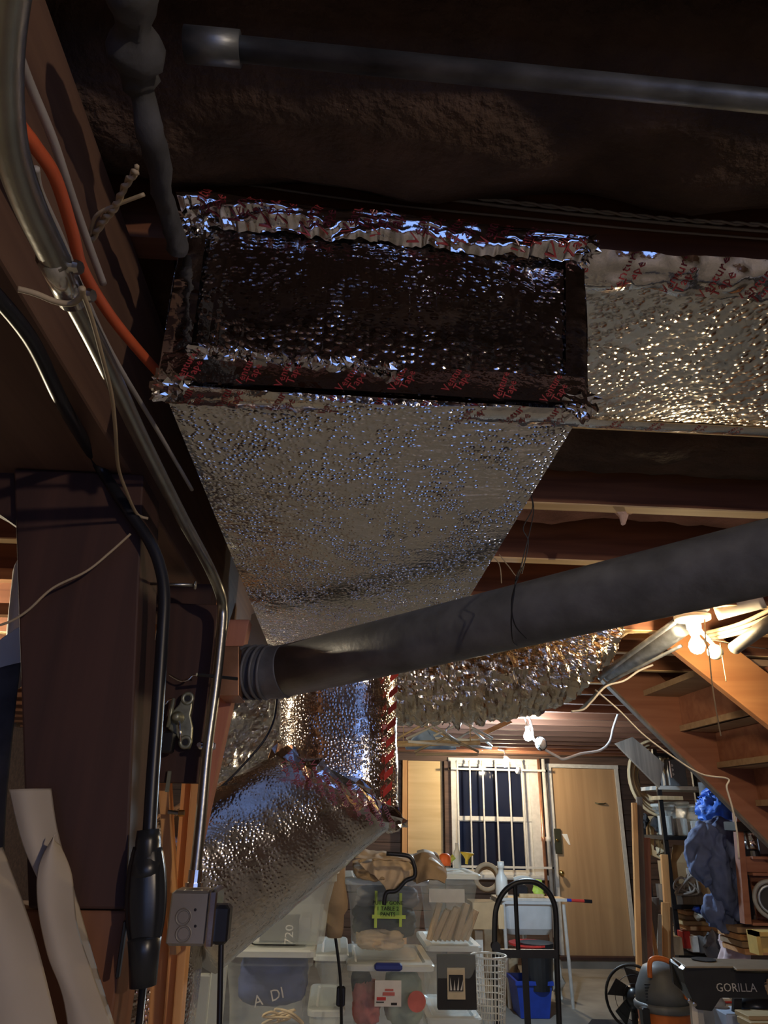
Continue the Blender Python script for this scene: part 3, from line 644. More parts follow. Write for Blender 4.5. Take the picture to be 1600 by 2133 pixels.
# match ordering of seam ring to the end ring by rotating indices to least distance
best = None
n_ = len(endr)
for rev in (0, 1):
    e_ = endr[::-1] if rev else endr
    for s_ in range(n_):
        cost = sum(((seam[i]-sc0)-(e_[(i+s_) % n_]-ax_c)).length for i in range(0, n_, 3))
        if best is None or cost < best[0]: best = (cost, rev, s_)
e_ = endr[::-1] if best[1] else endr
end2 = [e_[(i+best[2]) % n_] for i in range(n_)]
rs2 = []
for k in range(71):
    f_ = k/70
    full = [(a_+ddir*((ax_c-sc0).length*f_)) for a_ in seam]
    ring = [seam[i].lerp(end2[i], f_) for i in range(n_)]
    c = sc0.lerp(ax_c, f_)
    rs2.append([p+(p-c).normalized()*(.004*noise.noise(p*25)+.012*math.sin(math.pi*min(1, f_*3))*0) for p in ring])
obj('diagonal_section', MB().rings(rs2), 'wrap_diag', dd, smooth=True)
rs3 = []
for k in range(31):
    f_ = k/30; c = ax_c+Vector((-.02, 0, -1.0*f_-.02))
    rs3.append([p+(p-c).normalized()*.004*noise.noise(p*25) for p in rrect(c+Vector((-.05, 0, 0)), X_, Y_, .135, .14, .1)])
obj('lower_section', MB().rings(rs3), 'wrap_drop', dd, smooth=True)
# taped elbow seam
m_ = MB().tube([p for p in seam], .022, 10, closed=True); m_.rough(.03, 22, 6, 4)
obj('seam_tape', m_, 'tape', dd)
sp = [p for p in seam if p.y < YD+.05]
for k in range(9):
    f_ = .08+.84*k/8; q = P(585+235*f_, 1585+130*f_+6*math.sin(k*2.1), Y=YD-.145)
    text('tape_print', 'Venture\nTape', .022, q, (.5, 0, -1), (1, 0, .5), 'red_print', dd)
# striped tape along the right edge
sx = P(820, 1550, Y=YD-.1).x
for k in range(9):
    a_ = P(822-k*2, 1405+k*34, Y=YD-.09); dx = .012
    obj('red_stripe', MB().prism([a_+Vector((-dx, 0, -.022)), a_+Vector((dx, .014, 0)), a_+Vector((dx, .014, .020)), a_+Vector((-dx, 0, -.004))], (0, .003, 0)), 'red', dd)
# ================================================================== CRINKLED FOIL FLEX DUCT
def crumple(path, rad, n, m_, amp, freq, mat, name, parent, seed, squash=1):
    path = smoothpath(path, m_)
    rr = rad if not isinstance(rad, (list, tuple)) else [rad[min(len(rad)-1, int(i/len(path)*len(rad)))] for i in range(len(path))]
    mb = MB().tube(path, rr, n, flat=squash)
    for i, v in enumerate(mb.v):
        c = path[min(len(path)-1, i//n)]; dv = (v-c)
        q = Vector((v.x*freq*2.4, v.y*freq*.45, v.z*freq*.45))+Vector((seed, 0, 0))
        mb.v[i] = v+dv.normalized()*amp*(abs(noise.fractal(q, .9, 2.1, 3))*2-1+.5*noise.noise(v*40))
    return obj(name, mb, mat, parent)
fx = thing('foil_flex_duct', 'crumpled silver foil flexible duct behind the dark pipe', 'duct', P(1000, 1500, Y=2.7))
crumple([P(780, 1415, Y=2.62), P(900, 1412, Y=2.62), P(1020, 1405, Y=2.62), P(1120, 1385, Y=2.66), P(1190, 1325, Y=2.72), P(1215, 1250, Y=2.78), P(1220, 1180, Y=2.82)], .178, 130, 40, .022, 7, 'flex_foil', 'foil_jacket', fx, 2)
pl_ = thing('foil_plenum', 'crinkled pale foil plenum behind the studs left of the drop duct', 'plenum', P(500, 1660, Y=2.9))
a, b_ = P(425, 1400, Y=2.75), P(600, 1720, Y=2.75)
def pf(u, v):
    p = Vector((a.x+(b_.x-a.x)*u, 2.75, b_.z+(a.z-b_.z)*v)); return p+Vector((0, -.05*abs(noise.fractal(p*9, .9, 2.1, 4)), 0))
obj('foil_face', MB().grid(pf, 70, 100), 'plenum_foil', pl_)
obj('foil_body', MB().box((a.x, 2.76, b_.z), (b_.x+.3, 3.3, a.z)), 'plenum_foil', pl_)
cable('black_cable', PP([(577, 1452), (570, 1500), (548, 1545), (505, 1595), (465, 1635), (432, 1660)], Y=1.95), .0032, 'black_rubber', 'thin black cord looping in front of the crinkled foil plenum')
tag(obj('white_flap', MB().prism(PP([(524, 1280), (535, 1275), (560, 1340), (550, 1350), (515, 1345)], Y=2.1), (0, .01, 0)), 'sheet_white'), 'small white flap under the left edge of the main duct', 'flap')
# ================================================================== LEFT SIDE SHEETS
def sheet(name, L, Rr, mat, label, nseed, wav=.012, cat='sheet', th=.001, n=40):
    L = smoothpath(L, 6); Rr = smoothpath(Rr, 6)
    def f(u, v):
        k = v*(len(L)-1); i = min(len(L)-2, int(k)); fr = k-i
        k2 = v*(len(Rr)-1); i2 = min(len(Rr)-2, int(k2)); fr2 = k2-i2
        p = L[i].lerp(L[i+1], fr).lerp(Rr[i2].lerp(Rr[i2+1], fr2), u)
        return p+Vector((0, 1, 0))*(wav*noise.noise(Vector((p.x*6, p.z*5, nseed)))-.012*math.sin(math.pi*u))
    return tag(obj(name, MB().grid(f, 24, n), mat, smooth=True, thick=th), label, cat)
sheet('plastic_sheet', [P(20, 1645, Y=.88), P(50, 1760, Y=.88), P(110, 1900, Y=.86), P(180, 2133, Y=.84), P(230, 2300, Y=.82)], [P(108, 1643, Y=.9), P(122, 1730, Y=.9), P(150, 1830, Y=.9), P(225, 2080, Y=.88), P(290, 2300, Y=.86)], 'sheet_paper', 'pale beige sheet with square top end hanging over the dark post', 1)
sheet('plastic_sheet', [P(-60, 1780, Y=.80), P(-60, 1900, Y=.80), P(-60, 2300, Y=.78)], [P(8, 1765, Y=.84), P(75, 1950, Y=.82), P(120, 2133, Y=.8), P(150, 2300, Y=.78)], 'sheet_paper', 'broad beige sheet filling the bottom left corner', 2)
sheet('folded_strip', [P(116, 1735, Y=.85), P(80, 1800, Y=.85), P(76, 1880, Y=.84), P(95, 1990, Y=.83), P(130, 2090, Y=.82), P(160, 2300, Y=.8)], [P(124, 1760, Y=.87), P(148, 1822, Y=.87), P(158, 1930, Y=.85), P(190, 2030, Y=.84), P(232, 2140, Y=.83), P(280, 2300, Y=.82)], 'sheet_paper', 'folded beige strip curling in front of the square topped sheet', 3, .02)
sheet('dark_drape', [P(-60, 1420, Y=1.05), P(-60, 1900, Y=1.03)], [P(45, 1380, Y=1.06), P(12, 1640, Y=1.05), P(10, 1900, Y=1.04)], 'dusty', 'dark cloth hanging at the left edge beside the post', 4)
sheet('grey_drape', [P(-60, 1380, Y=1.1), P(-50, 1520, Y=1.1)], [P(70, 1290, Y=1.12), P(75, 1410, Y=1.12)], 'sheet_white', 'grey white sheet end sticking out left of the post', 6)
sheet('white_roll', [P(28, 1190, Y=1.5), P(22, 1260, Y=1.5), P(14, 1330, Y=1.5)], [P(56, 1150, Y=1.5), P(60, 1240, Y=1.5), P(40, 1330, Y=1.5)], 'sheet_white', 'white ragged sheet seen through the gap left of the post', 7)
tag(obj('left_bracket', MB().prism(PP([(-60, 940), (0, 955), (28, 985), (40, 1100), (0, 1072), (-60, 1040)], Y=.95), (0, .03, 0)), 'post_wood'), 'dark wood bracket at the left edge under the beam', 'bracket')
for k, (yy, mt, lb) in enumerate(((1110, 'galv', 'galvanised pipe seen through the gap left of the post'), (1195, 'fir_x', 'pale wood batten seen through the gap left of the post'), (1268, 'fir_x', 'lower pale wood batten seen through the gap left of the post'))):
    a = P(10, yy, Y=2.4)
    if k == 0: o = obj('gap_pipe', MB().tube([(-3, 2.4, a.z), (-.95, 2.4, a.z)], .03, 16), mt, smooth=True)
    else: o = obj('gap_batten', MB().box((-3, 2.4, a.z-.02), (-.95, 2.44, a.z+.02)), mt)
    tag(o, lb, ('pipe', 'batten', 'batten')[k])
# ================================================================== RIGHT OVERHEAD
def bulb_mesh(c, r=.03): return MB().lathe(c, (0, 0, 1), [(-r*1.0, .001), (-r*.92, r*.4), (-r*.6, r*.8), (0, r), (r*.6, r*.82), (r*1.1, r*.5), (r*1.5, r*.42)], 20)
def fixture(pos, mat, label, plate=True, r=.03):
    t = thing('bare_bulb', label, 'light bulb', pos)
    obj('glass', bulb_mesh(pos, r), mat, t, smooth=True)
    if plate:
        obj('lampholder', MB().lathe(pos+Vector((0, 0, r*1.45)), (0, 0, 1), [(0, .018), (.02, .022), (.022, .026), (.05, .028), (.058, .066), (.072, .068), (.076, .05)], 28), 'porcelain', t, smooth=True)
    else:
        obj('lampholder', MB().lathe(pos+Vector((0, 0, r*1.45)), (0, 0, 1), [(0, .016), (.03, .018), (.045, .01)], 14), 'white_plastic', t, smooth=True)
    return t
b1 = P(1452, 1346, Y=2.56)
f1 = fixture(b1, 'glow_warm', 'lit warm bulb in round porcelain holder with pull string')
pc = PP([(1468, 1290), (1470, 1330), (1477, 1360), (1483, 1420), (1492, 1480), (1502, 1533)], Y=2.5)
obj('pull_string', MB().tube(smoothpath(pc), .0028, 6), 'tan_cable', f1)
off = thing('unlit_bulb', 'unlit frosted bulb beside the warm lit bulb on the right', 'light bulb', P(1490, 1358, Y=2.62))
obj('glass', MB().sphere(P(1490, 1358, Y=2.62), .03), 'frosted', off, smooth=True)
obj('stem', MB().tube([P(1490, 1358, Y=2.62)+Vector((0, 0, .025)), b1+Vector((0, .03, .12))], .008, 8), 'white_plastic', off)
cable('second_string', PP([(1500, 1340), (1508, 1390), (1513, 1420)], Y=2.6), .0016, 'tan_cable', 'short thin string hanging right of the warm bulb')
cable('bead_chain', PP([(1478, 1330), (1520, 1340), (1600, 1352)], Y=2.55), .0025, 'steel_bright', 'bead chain running right from the warm bulb')
tag(obj('junction_box', MB().box(b1+Vector((-.06, -.05, .125)), b1+Vector((.05, .05, .2)), .006), 'galv'), 'round topped metal junction box above the warm bulb', 'junction box')
# pipes near the warm bulb
def tubething(name, pts, r, mat, label, cat='pipe', n=16, sm=True):
    return tag(obj(name, MB().tube(smoothpath(pts), r, n), mat, smooth=sm), label, cat)
tubething('galvanised_pipe', [P(1270, 1405, Y=3.25), P(1345, 1358, Y=2.95), P(1420, 1305, Y=2.7)], .04, 'galv', 'galvanised duct pipe running from the foil duct toward the warm bulb')
tubething('thin_conduit', [P(1250, 1412, Y=3.2), P(1300, 1372, Y=2.95), P(1405, 1295, Y=2.6)], .011, 'galv', 'thin conduit just above the galvanised pipe')
tubething('white_conduit', [P(1210, 1478, Y=3.3), P(1265, 1425, Y=3.1), P(1340, 1385, Y=2.9), P(1420, 1345, Y=2.75)], .007, 'galv', 'pale conduit just below the galvanised pipe')
tubething('grey_stub_pipe', [P(1490, 1272, Y=2.5), P(1590, 1245, Y=2.4)], .038, 'white_paint', 'short grey white pipe end right of the porcelain holder')
tubething('grey_angle_pipe', [P(1530, 1350, Y=2.5), P(1600, 1300, Y=2.3), P(1680, 1250, Y=2.2)], .024, 'box_grey', 'dull grey pipe at the right edge beside the warm bulb')
tubething('white_wire', PP([(1190, 1482), (1215, 1478), (1232, 1462), (1262, 1430), (1300, 1418), (1330, 1398), (1360, 1385)], Y=3.0), .0045, 'grey_cable', 'pale cable looping under the foil flex duct', 'cable', 8)
tubething('rope', PP([(1240, 1437), (1290, 1480), (1340, 1530), (1400, 1575), (1460, 1612), (1516, 1622)], Y=3.1)+PP([(1514, 1640), (1525, 1680), (1535, 1730), (1540, 1790)], Y=3.1), .004, 'grey_cable', 'tan cord sagging across and then down beside the stair', 'cord', 8)
tubething('orange_romex', PP([(1290, 1330), (1330, 1300), (1360, 1280), (1400, 1262)], Y=2.9), .006, 'tan_cable', 'tan cable curving over the orange joist left of the warm bulb', 'cable', 8)
tubething('upper_romex', PP([(1295, 1318), (1370, 1318), (1385, 1312)], Y=2.95), .004, 'tan_cable', 'thin tan cable running level left of the warm bulb', 'cable', 8)
for k in range(3):
    tubething('cable_bundle', [P(1470, 1318+k*8, Y=2.75), P(1540, 1300+k*9, Y=2.5), P(1620, 1262+k*16, Y=2.3)], .008, 'tan_cable', ('upper tan cable of the bundle right of the warm bulb', 'middle tan cable of the bundle right of the warm bulb', 'lowest tan cable of the bundle right of the warm bulb')[k], 'cable', 8)
tag(obj('blocking', bpx(1300, 1265, 1420, 1330, 3.1, .04), 'stair_lit_orange'), 'orange wood blocking lit beside the warm bulb', 'blocking')
# stair: seen from below, two stringers with treads and risers between
st = thing('stair', 'red brown wooden stair seen from below on the right', 'stair', (2.6, 3.9, 0))
YF, YN = 4.0, 3.05
a, b_ = P(1267, 1422, Y=YF), P(1600, 1752, Y=YF)
sl = (b_-a).normalized(); nrm = Vector((-sl.z, 0, sl.x))
if nrm.z < 0: nrm = -nrm
far = [a-sl*.1, b_+sl*1.0, b_+sl*1.0+nrm*.26, a-sl*.1+nrm*.26]
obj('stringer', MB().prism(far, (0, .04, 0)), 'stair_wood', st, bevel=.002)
obj('edge_light_strip', MB().prism([p+nrm*-.012 for p in (a-sl*.1, b_+sl*1.0, b_+sl*1.0+nrm*.012, a-sl*.1+nrm*.012)], (0, .045, 0)), 'grey_wood', st)  # added grey strip imitates the cool light on the stringer's lower edge
a2, b2 = P(1405, 1355, Y=YN), P(1600, 1510, Y=YN)
s2 = (b2-a2).normalized(); n2 = Vector((-s2.z, 0, s2.x)); n2 = -n2 if n2.z < 0 else n2
obj('stringer', MB().prism([a2-s2*.25, b2+s2*1.3, b2+s2*1.3+n2*.2, a2-s2*.25+n2*.2], (0, .04, 0)), 'stair_lit_orange', st, bevel=.002)
rise = .19; run = rise*abs(sl.x/sl.z)
for k in range(9):
    x = a.x+.22+run*k; z = a.z+nrm.z*.22-rise*(k+.6)-.02
    z = (a.z+(x-a.x)*sl.z/sl.x)+.16
    obj('tread', MB().box((x-.02, YN+.045, z), (x+run+.02, YF-.002, z+.03)), 'tread_wood', st)
    obj('riser', MB().box((x+run, YN+.045, z-rise), (x+run+.02, YF-.002, z-.001)), 'stair_wood', st)
# fill above: lit boards near right edge
tag(obj('overhead_board', MB().prism(PP([(1283, 1548), (1318, 1535), (1384, 1590), (1374, 1640)], Y=6.1), (0, .04, 0)), 'grey_wood'), 'dark slanted board over the wooden hoops beside the door', 'board')
# second and third bulbs with cords
b2p = P(1100, 1534, Y=5.6); f2 = fixture(b2p, 'glow_cool', 'lit cool white bulb hanging under the foil flex duct', False, .034)
obj('cord', MB().tube([b2p+Vector((0, 0, .09)), b2p+Vector((-.02, 0, 2.289-b2p.z))], .008, 8), 'white_cable', f2)
t = thing('unlit_bulb', 'unlit bluish bulb in a wire cage beside the cool white bulb', 'light bulb', P(1127, 1549, Y=5.6))
obj('glass', MB().sphere(P(1127, 1549, Y=5.6), .045), 'frosted', t, smooth=True)
obj('cage', MB().torus(P(1127, 1549, Y=5.6), (1, -1, .3), .05, .003, 24, 5).torus(P(1127, 1549, Y=5.6), (1, 1, .3), .05, .003, 24, 5), 'black_metal', t)
obj('lamp_cord', MB().tube(smoothpath(PP([(1136, 1562), (1160, 1575), (1175, 1581), (1210, 1570), (1250, 1563), (1270, 1545), (1278, 1515), (1290, 1480), (1296, 1455)], Y=5.6)), .010, 8), 'white_cable', f2, smooth=True)
obj('lamp_lead', MB().tube(smoothpath(PP([(1098, 1480), (1108, 1515), (1112, 1540), (1127, 1545)], Y=5.6)), .010, 8), 'white_cable', f2, smooth=True)
b3p = P(1053, 1591, Y=8.6); f3 = fixture(b3p, 'glow_small', 'lit warm bulb hanging in front of the barred window', False, .04)
obj('arm', MB().tube([b3p+Vector((0, 0, .1)), b3p+Vector((-.01, 0, .15)), b3p+Vector((-.25, .1, .2)), b3p+Vector((-.25, .1, 2.289-b3p.z))], .012, 8), 'white_paint', f3)
t = thing('unlit_bulb', 'small unlit frosted bulb right of the bulb before the window', 'light bulb', P(1080, 1606, Y=8.6))
obj('glass', MB().sphere(P(1080, 1606, Y=8.6), .036), 'frosted', t, smooth=True)
obj('stem', MB().tube([P(1080, 1606, Y=8.6)+Vector((0, 0, .03)), b3p+Vector((0, .02, .1))], .01, 8), 'white_plastic', t)
# bulbs outside the view; the one behind the camera is added fill
fb = fixture(Vector((-1.9, 2.6, 2.1)), 'glow_back', 'lit warm bulb in the left part of the cellar', True)
fill_bulb = fixture(Vector((1.5, -1.7, 2.1)), 'glow_fill', 'added unseen fill bulb on the joists behind the camera', True)
# hangers
hg = None
hp = [(905, 1522, .5), (930, 1545, -.3), (965, 1515, .2), (880, 1520, -.5), (985, 1530, .7)]
for k, (x, y, rz) in enumerate(hp):
    c = P(x, y, Y=4.4+.12*k)
    t = thing('coat_hanger', ['white plastic hanger leftmost but one above the plywood panel', 'tan hanger hanging lowest under the foil duct', 'white hanger with upturned end above the window', 'wooden hanger at the far left beside the drop duct', 'white hanger nearest the cool white bulb'][k], 'hanger', c)
    ca, sa = math.cos(rz), math.sin(rz)
    def h(x_, z_): return c+Vector((x_*ca, x_*sa, z_))
    obj('body', MB().tube([h(-.2, -.06), h(0, .03), h(.2, -.06), h(.19, -.075), h(-.19, -.075)], .008, 8, closed=True), ('white_plastic', 'tan_cable', 'white_plastic', 'pine_pale', 'white_plastic')[k], t, smooth=True)
    obj('hook', MB().tube(smoothpath([h(0, .03), h(0, .07), h(.025, .1), h(0, .125), h(-.025, .1)]), .004, 6), 'steel_bright', t)
m_ = MB().grid(lambda u, v: P(845+105*u, 1560-(38*math.sin(math.pi*min(1, u*1.1))+4)*(1-v), Y=4.8+.05*math.sin(9*u)+.15*v), 24, 10)
tag(obj('folded_shirt', m_, plain('shirt_blue', (.42, .55, .75), .8), thick=.01, smooth=True), 'pale blue garment on hangers under the foil duct', 'shirt')
ra, rb = P(800, 1552, Y=4.62), P(1000, 1547, Y=4.62)
tag(obj('hanging_rod', MB().tube([ra, rb], .014, 10).tube([ra+(rb-ra)*.9, ra+(rb-ra)*.9+Vector((0, 0, 2.289-rb.z))], .003, 5).tube([ra+(rb-ra)*.2, ra+(rb-ra)*.2+Vector((0, 0, 2.289-ra.z))], .003, 5), 'pine_pale'), 'thin wooden rod under the coat hangers', 'rod')
board('overhead_lumber', [(960, 1545), (1060, 1497), (1068, 1505), (968, 1552)], 5.0, .04, 'fir_x', 'tan board lying diagonally overhead left of the cool bulb', 'board')
# ================================================================== STORAGE BINS
def bin_(x0, y0, x1, y1, Y, dep, label, mat='clear_plastic', lid='lid_plastic', group=None, taper=.03):
    a = P(x0, y1, Y=Y); b_ = P(x1, y0, Y=Y)
    xl, xr = P(x0, (y0+y1)/2, Y=Y).x, P(x1, (y0+y1)/2, Y=Y).x
    zb, zt = P((x0+x1)/2, y1, Y=Y).z, P((x0+x1)/2, y0, Y=Y).z
    lh = .03
    t = thing('storage_bin', label, 'bin', ((xl+xr)/2, Y+dep/2, zb))
    def ring(z, i, r=.03):
        x0_, x1_, y0_, y1_ = xl+i, xr-i, Y+i, Y+dep-i
        return rrect(Vector(((x0_+x1_)/2, (y0_+y1_)/2, z)), Vector((1, 0, 0)), Vector((0, 1, 0)), (x1_-x0_)/2, (y1_-y0_)/2, r, 5)
    H = zt-zb
    m_ = MB().rings([ring(zb, taper+.02), ring(zb+.012, taper+.012), ring(zb+H*.5, taper*.6+.012), ring(zt-lh-.03, .012), ring(zt-lh-.028, .004), ring(zt-lh, .004)], False)
    n0 = len(m_.v); m_.v += ring(zb, taper+.02); m_.f.append(tuple(n0+i for i in range(20)))
    obj('tub', m_, mat, t, smooth=False)
    obj('lid', MB().rings([ring(zt-lh, -.004), ring(zt-lh*.4, -.006), ring(zt-lh*.2, .0), ring(zt-.004, .03), ring(zt-.012, .04)]), lid, t)
    return t, xl, xr, zb, zt
def clothpile(name, x0, y0, x1, y1, Y, dep, mat, label, seed, cat='clothing', amp=.5):
    a = P(x0, y1, Y=Y); b_ = P(x1, y0, Y=Y); c = (a+b_)/2+Vector((0, dep/2, 0)); rx, rz = abs(b_.x-a.x)/2, abs(b_.z-a.z)/2
    m_ = MB().sphere((0, 0, 0), 1, 44, 30)
    for i, v in enumerate(m_.v):
        n0 = noise.fractal(Vector((v.x*1.6+seed, v.y*1.6, v.z*1.6)), .9, 2.1, 4)
        s_ = 1/max(abs(v.x)**4+abs(v.y)**4+abs(v.z)**4, 1e-6)**.25*.92     # squarish
        w_ = v*s_*(1-amp*.35*abs(n0))
        m_.v[i] = c+Vector((w_.x*rx, w_.y*dep/2, w_.z*rz))
    return tag(obj(name, m_, mat, smooth=True), label, cat)
YA = 3.5
bin_(718, 1828, 893, 2004, YA, .5, 'clear bin with green note and tan cloth on top of the centre stack')
bin_(722, 2006, 905, 2200, YA-.03, .52, 'clear bin with blue latch and pink label below the green note bin')
a = P(780, 2022, Y=YA-.04); b_ = P(838, 2006, Y=YA-.04)
lt = [o for o in C.objects if o.name.startswith('storage_bin') and o.type == 'EMPTY'][-1]
obj('latch', MB().box((a.x, YA-.055, a.z), (b_.x, YA-.02, b_.z), .008), 'handle_blue', lt)
clothpile('black_garment', 726, 1892, 880, 1965, YA+.04, .38, 'dark_cloth', 'black folded garment in the clear bin with the green note', 3)
clothpile('khaki_cloth', 735, 1935, 850, 1985, YA+.03, .12, 'tan_light', 'khaki cloth bunched at the bottom of the green note bin', 5, amp=1.3)
clothpile('grey_garment', 735, 1850, 885, 1900, YA+.16, .28, 'grey_cloth', 'grey garment at the back of the green note bin', 6)
gn = thing('green_note', 'green handwritten note taped to the front of the top centre bin', 'note', P(810, 1915, Y=YA))
a, b_ = P(775, 1910, Y=YA-.006), P(838, 1878, Y=YA-.006)
obj('note_paper', MB().box((a.x+.02, YA-.008, a.z), (b_.x, YA-.004, b_.z)), 'green_label', gn)
for x, y0, y1 in ((782, 1855, 1932), (834, 1860, 1930)):
    p = P(x, y1, Y=YA); q = P(x, y0, Y=YA); obj('tape_strip', MB().box((p.x-.006, YA-.010, p.z), (p.x+.006, YA-.007, q.z)), 'lime', gn)
p = P(805, 1909, Y=YA); obj('tape_strip', MB().box((a.x, YA-.012, p.z-.007), (b_.x+.015, YA-.009, p.z+.007)), 'lime', gn)
p = P(808, 1893, Y=YA-.012); text('handwriting', 'PUTUP GONE\n1 TABLE 2\nPANTS', .022, p, (1, 0, 0), (0, 0, 1), 'black_ink', gn)
clothpile('red_garment', 730, 2050, 800, 2150, YA+.05, .25, 'red_cloth', 'red garment in the bin with the blue latch', 8, amp=1)
clothpile('green_garment', 800, 2030, 890, 2160, YA+.06, .3, 'green_cloth', 'pale green garment in the bin with the blue latch', 9, amp=.8)
clothpile('dark_garment', 730, 2040, 780, 2080, YA+.12, .3, 'dark_cloth', 'dark garment at the left in the bin with the blue latch', 10)
pk_ = thing('price_label', 'white and pink product label on the lower centre bin', 'label', P(807, 2095, Y=YA-.04))
a, b_ = P(780, 2096, Y=YA-.04), P(836, 2042, Y=YA-.04)
obj('label_sheet', MB().box((a.x, YA-.046, a.z), (b_.x, YA-.042, b_.z)), 'paper', pk_)
w3 = b_.x-a.x; h3 = b_.z-a.z
obj('pink_picture', MB().box((a.x+w3*.3, YA-.048, a.z+h3*.42), (a.x+w3*.75, YA-.046, a.z+h3*.55)).box((a.x+w3*.38, YA-.048, a.z+h3*.6), (a.x+w3*.7, YA-.046, a.z+h3*.68)), 'red_cloth', pk_)
obj('pink_band', MB().box((a.x+w3*.08, YA-.048, a.z+h3*.24), (a.x+w3*.42, YA-.046, a.z+h3*.36)), 'red', pk_)
obj('barcode', MB().box((a.x+w3*.62, YA-.048, a.z+h3*.06), (a.x+w3*.84, YA-.046, a.z+h3*.15)).box((a.x+w3*.06, YA-.048, a.z+h3*.15), (a.x+w3*.35, YA-.046, a.z+h3*.19)), 'black_ink', pk_)
p = P(868, 2086, Y=YA-.034); st_ = thing('round_sticker', 'round orange red sticker at the right of the lower centre bin', 'sticker', p)
obj('disc', MB().lathe(p, (0, -1, 0), [(0, .038), (.003, .038)], 24), 'red_cloth', st_)
# jacket on the stack
def cloth_tube(name, path, rad, mat, label=None, cat=None, parent=None, seed=0, amp=.02, freq=9, flat=1, n=40, k=12):
    path = smoothpath(path, k); rr = []
    for i in range(len(path)):
        u = i/(len(path)-1)*(len(rad)-1); j = min(len(rad)-2, int(u)); rr.append(rad[j]+(rad[j+1]-rad[j])*(u-j))
    mb = MB().tube(path, rr, n, flat=flat)
    for i, v in enumerate(mb.v):
        c = path[min(len(path)-1, i//n)]; dv = (v-c).normalized()
        mb.v[i] = v+dv*amp*(1-2.4*abs(noise.fractal(Vector((v.x*freq*.9+seed, v.y*freq, v.z*freq*.55)), .9, 2, 3)))
    o = obj(name, mb, mat, parent, smooth=True)
    return tag(o, label, cat) if label else o
jk = thing('tan_jacket', 'tan jacket with black straps thrown over the centre bin stack', 'jacket', P(830, 1845, Y=3.5))
def drape(L, Rr, seed, amp, bulge=0, nu=60, nv=50, fx=8, fz=5):
    L = smoothpath(L, 5); Rr = smoothpath(Rr, 5)
    def f(u, v):
        k = v*(len(L)-1.001); i = int(k); p = L[i].lerp(L[i+1], k-i); k = v*(len(Rr)-1.001); i = int(k); q = Rr[i].lerp(Rr[i+1], k-i)
        w_ = p.lerp(q, u)
        return w_+Vector((0, -1, .5))*(amp*(1-2.6*abs(noise.fractal(Vector((w_.x*fx+seed, w_.y*4, w_.z*fz)), .9, 2, 3)))+bulge*math.sin(math.pi*u))
    return MB().grid(f, nu, nv)
obj('body', drape([P(735, 1795, Y=3.75), P(735, 1812, Y=3.5), P(742, 1830, Y=3.40), P(762, 1836, Y=3.38)], [P(905, 1778, Y=3.8), P(918, 1795, Y=3.6), P(930, 1822, Y=3.46), P(926, 1838, Y=3.44)], 3, .022), 'tan_cloth', jk, smooth=True, thick=.006)
obj('front_flap', drape([P(748, 1800, Y=3.46), P(775, 1822, Y=3.4), P(800, 1848, Y=3.385), P(806, 1862, Y=3.385)], [P(850, 1796, Y=3.46), P(862, 1815, Y=3.39), P(850, 1838, Y=3.38), P(812, 1862, Y=3.38)], 6, .014, .01), 'tan_light', jk, smooth=True, thick=.005)
obj('sleeve', drape([P(862, 1785, Y=3.5), P(866, 1805, Y=3.42), P(866, 1830, Y=3.38), P(868, 1840, Y=3.37)], [P(905, 1783, Y=3.52), P(920, 1800, Y=3.46), P(929, 1820, Y=3.40), P(926, 1840, Y=3.38)], 9, .008, .03), 'tan_cloth', jk, smooth=True, thick=.005)
obj('light_lining', drape([P(868, 1774, Y=3.58), P(872, 1788, Y=3.46)], [P(902, 1778, Y=3.6), P(922, 1806, Y=3.43)], 12, .008, .02), 'sheet_white', jk, smooth=True, thick=.004)
obj('collar', drape([P(735, 1770, Y=3.55), P(740, 1790, Y=3.45)], [P(860, 1782, Y=3.6), P(862, 1796, Y=3.44)], 15, .012, .01), 'tan_light', jk, smooth=True, thick=.004)
obj('strap', MB().tube(smoothpath(PP([(805, 1778), (850, 1783), (862, 1800), (864, 1825), (845, 1835), (826, 1855), (805, 1860), (800, 1885)], Y=3.34)), .009, 8), 'black_rubber', jk, smooth=True)
# hanging tan sleeve with strap and buckle
hs = thing('hanging_sleeve', 'tan padded handle hanging from the jacket left of the centre bins', 'strap', P(697, 1950, Y=3.3))
obj('pad', MB().lathe(P(697, 1952, Y=3.3), (0, 0, 1), [(0, .03), (.03, .035), (.08, .036), (.1, .05), (.13, .05), (.2, .034), (.28, .036), (.31, .02)], 20), 'tan_cloth', hs, smooth=True)
obj('webbing', MB().tube(smoothpath(PP([(698, 1948), (705, 2000), (710, 2060), (712, 2180)], Y=3.3)), .006, 8), 'black_rubber', hs)
obj('buckle', MB().box(P(700, 2098, Y=3.3), P(720, 2055, Y=3.3)+Vector((0, .02, 0)), .006), 'black_rubber', hs)
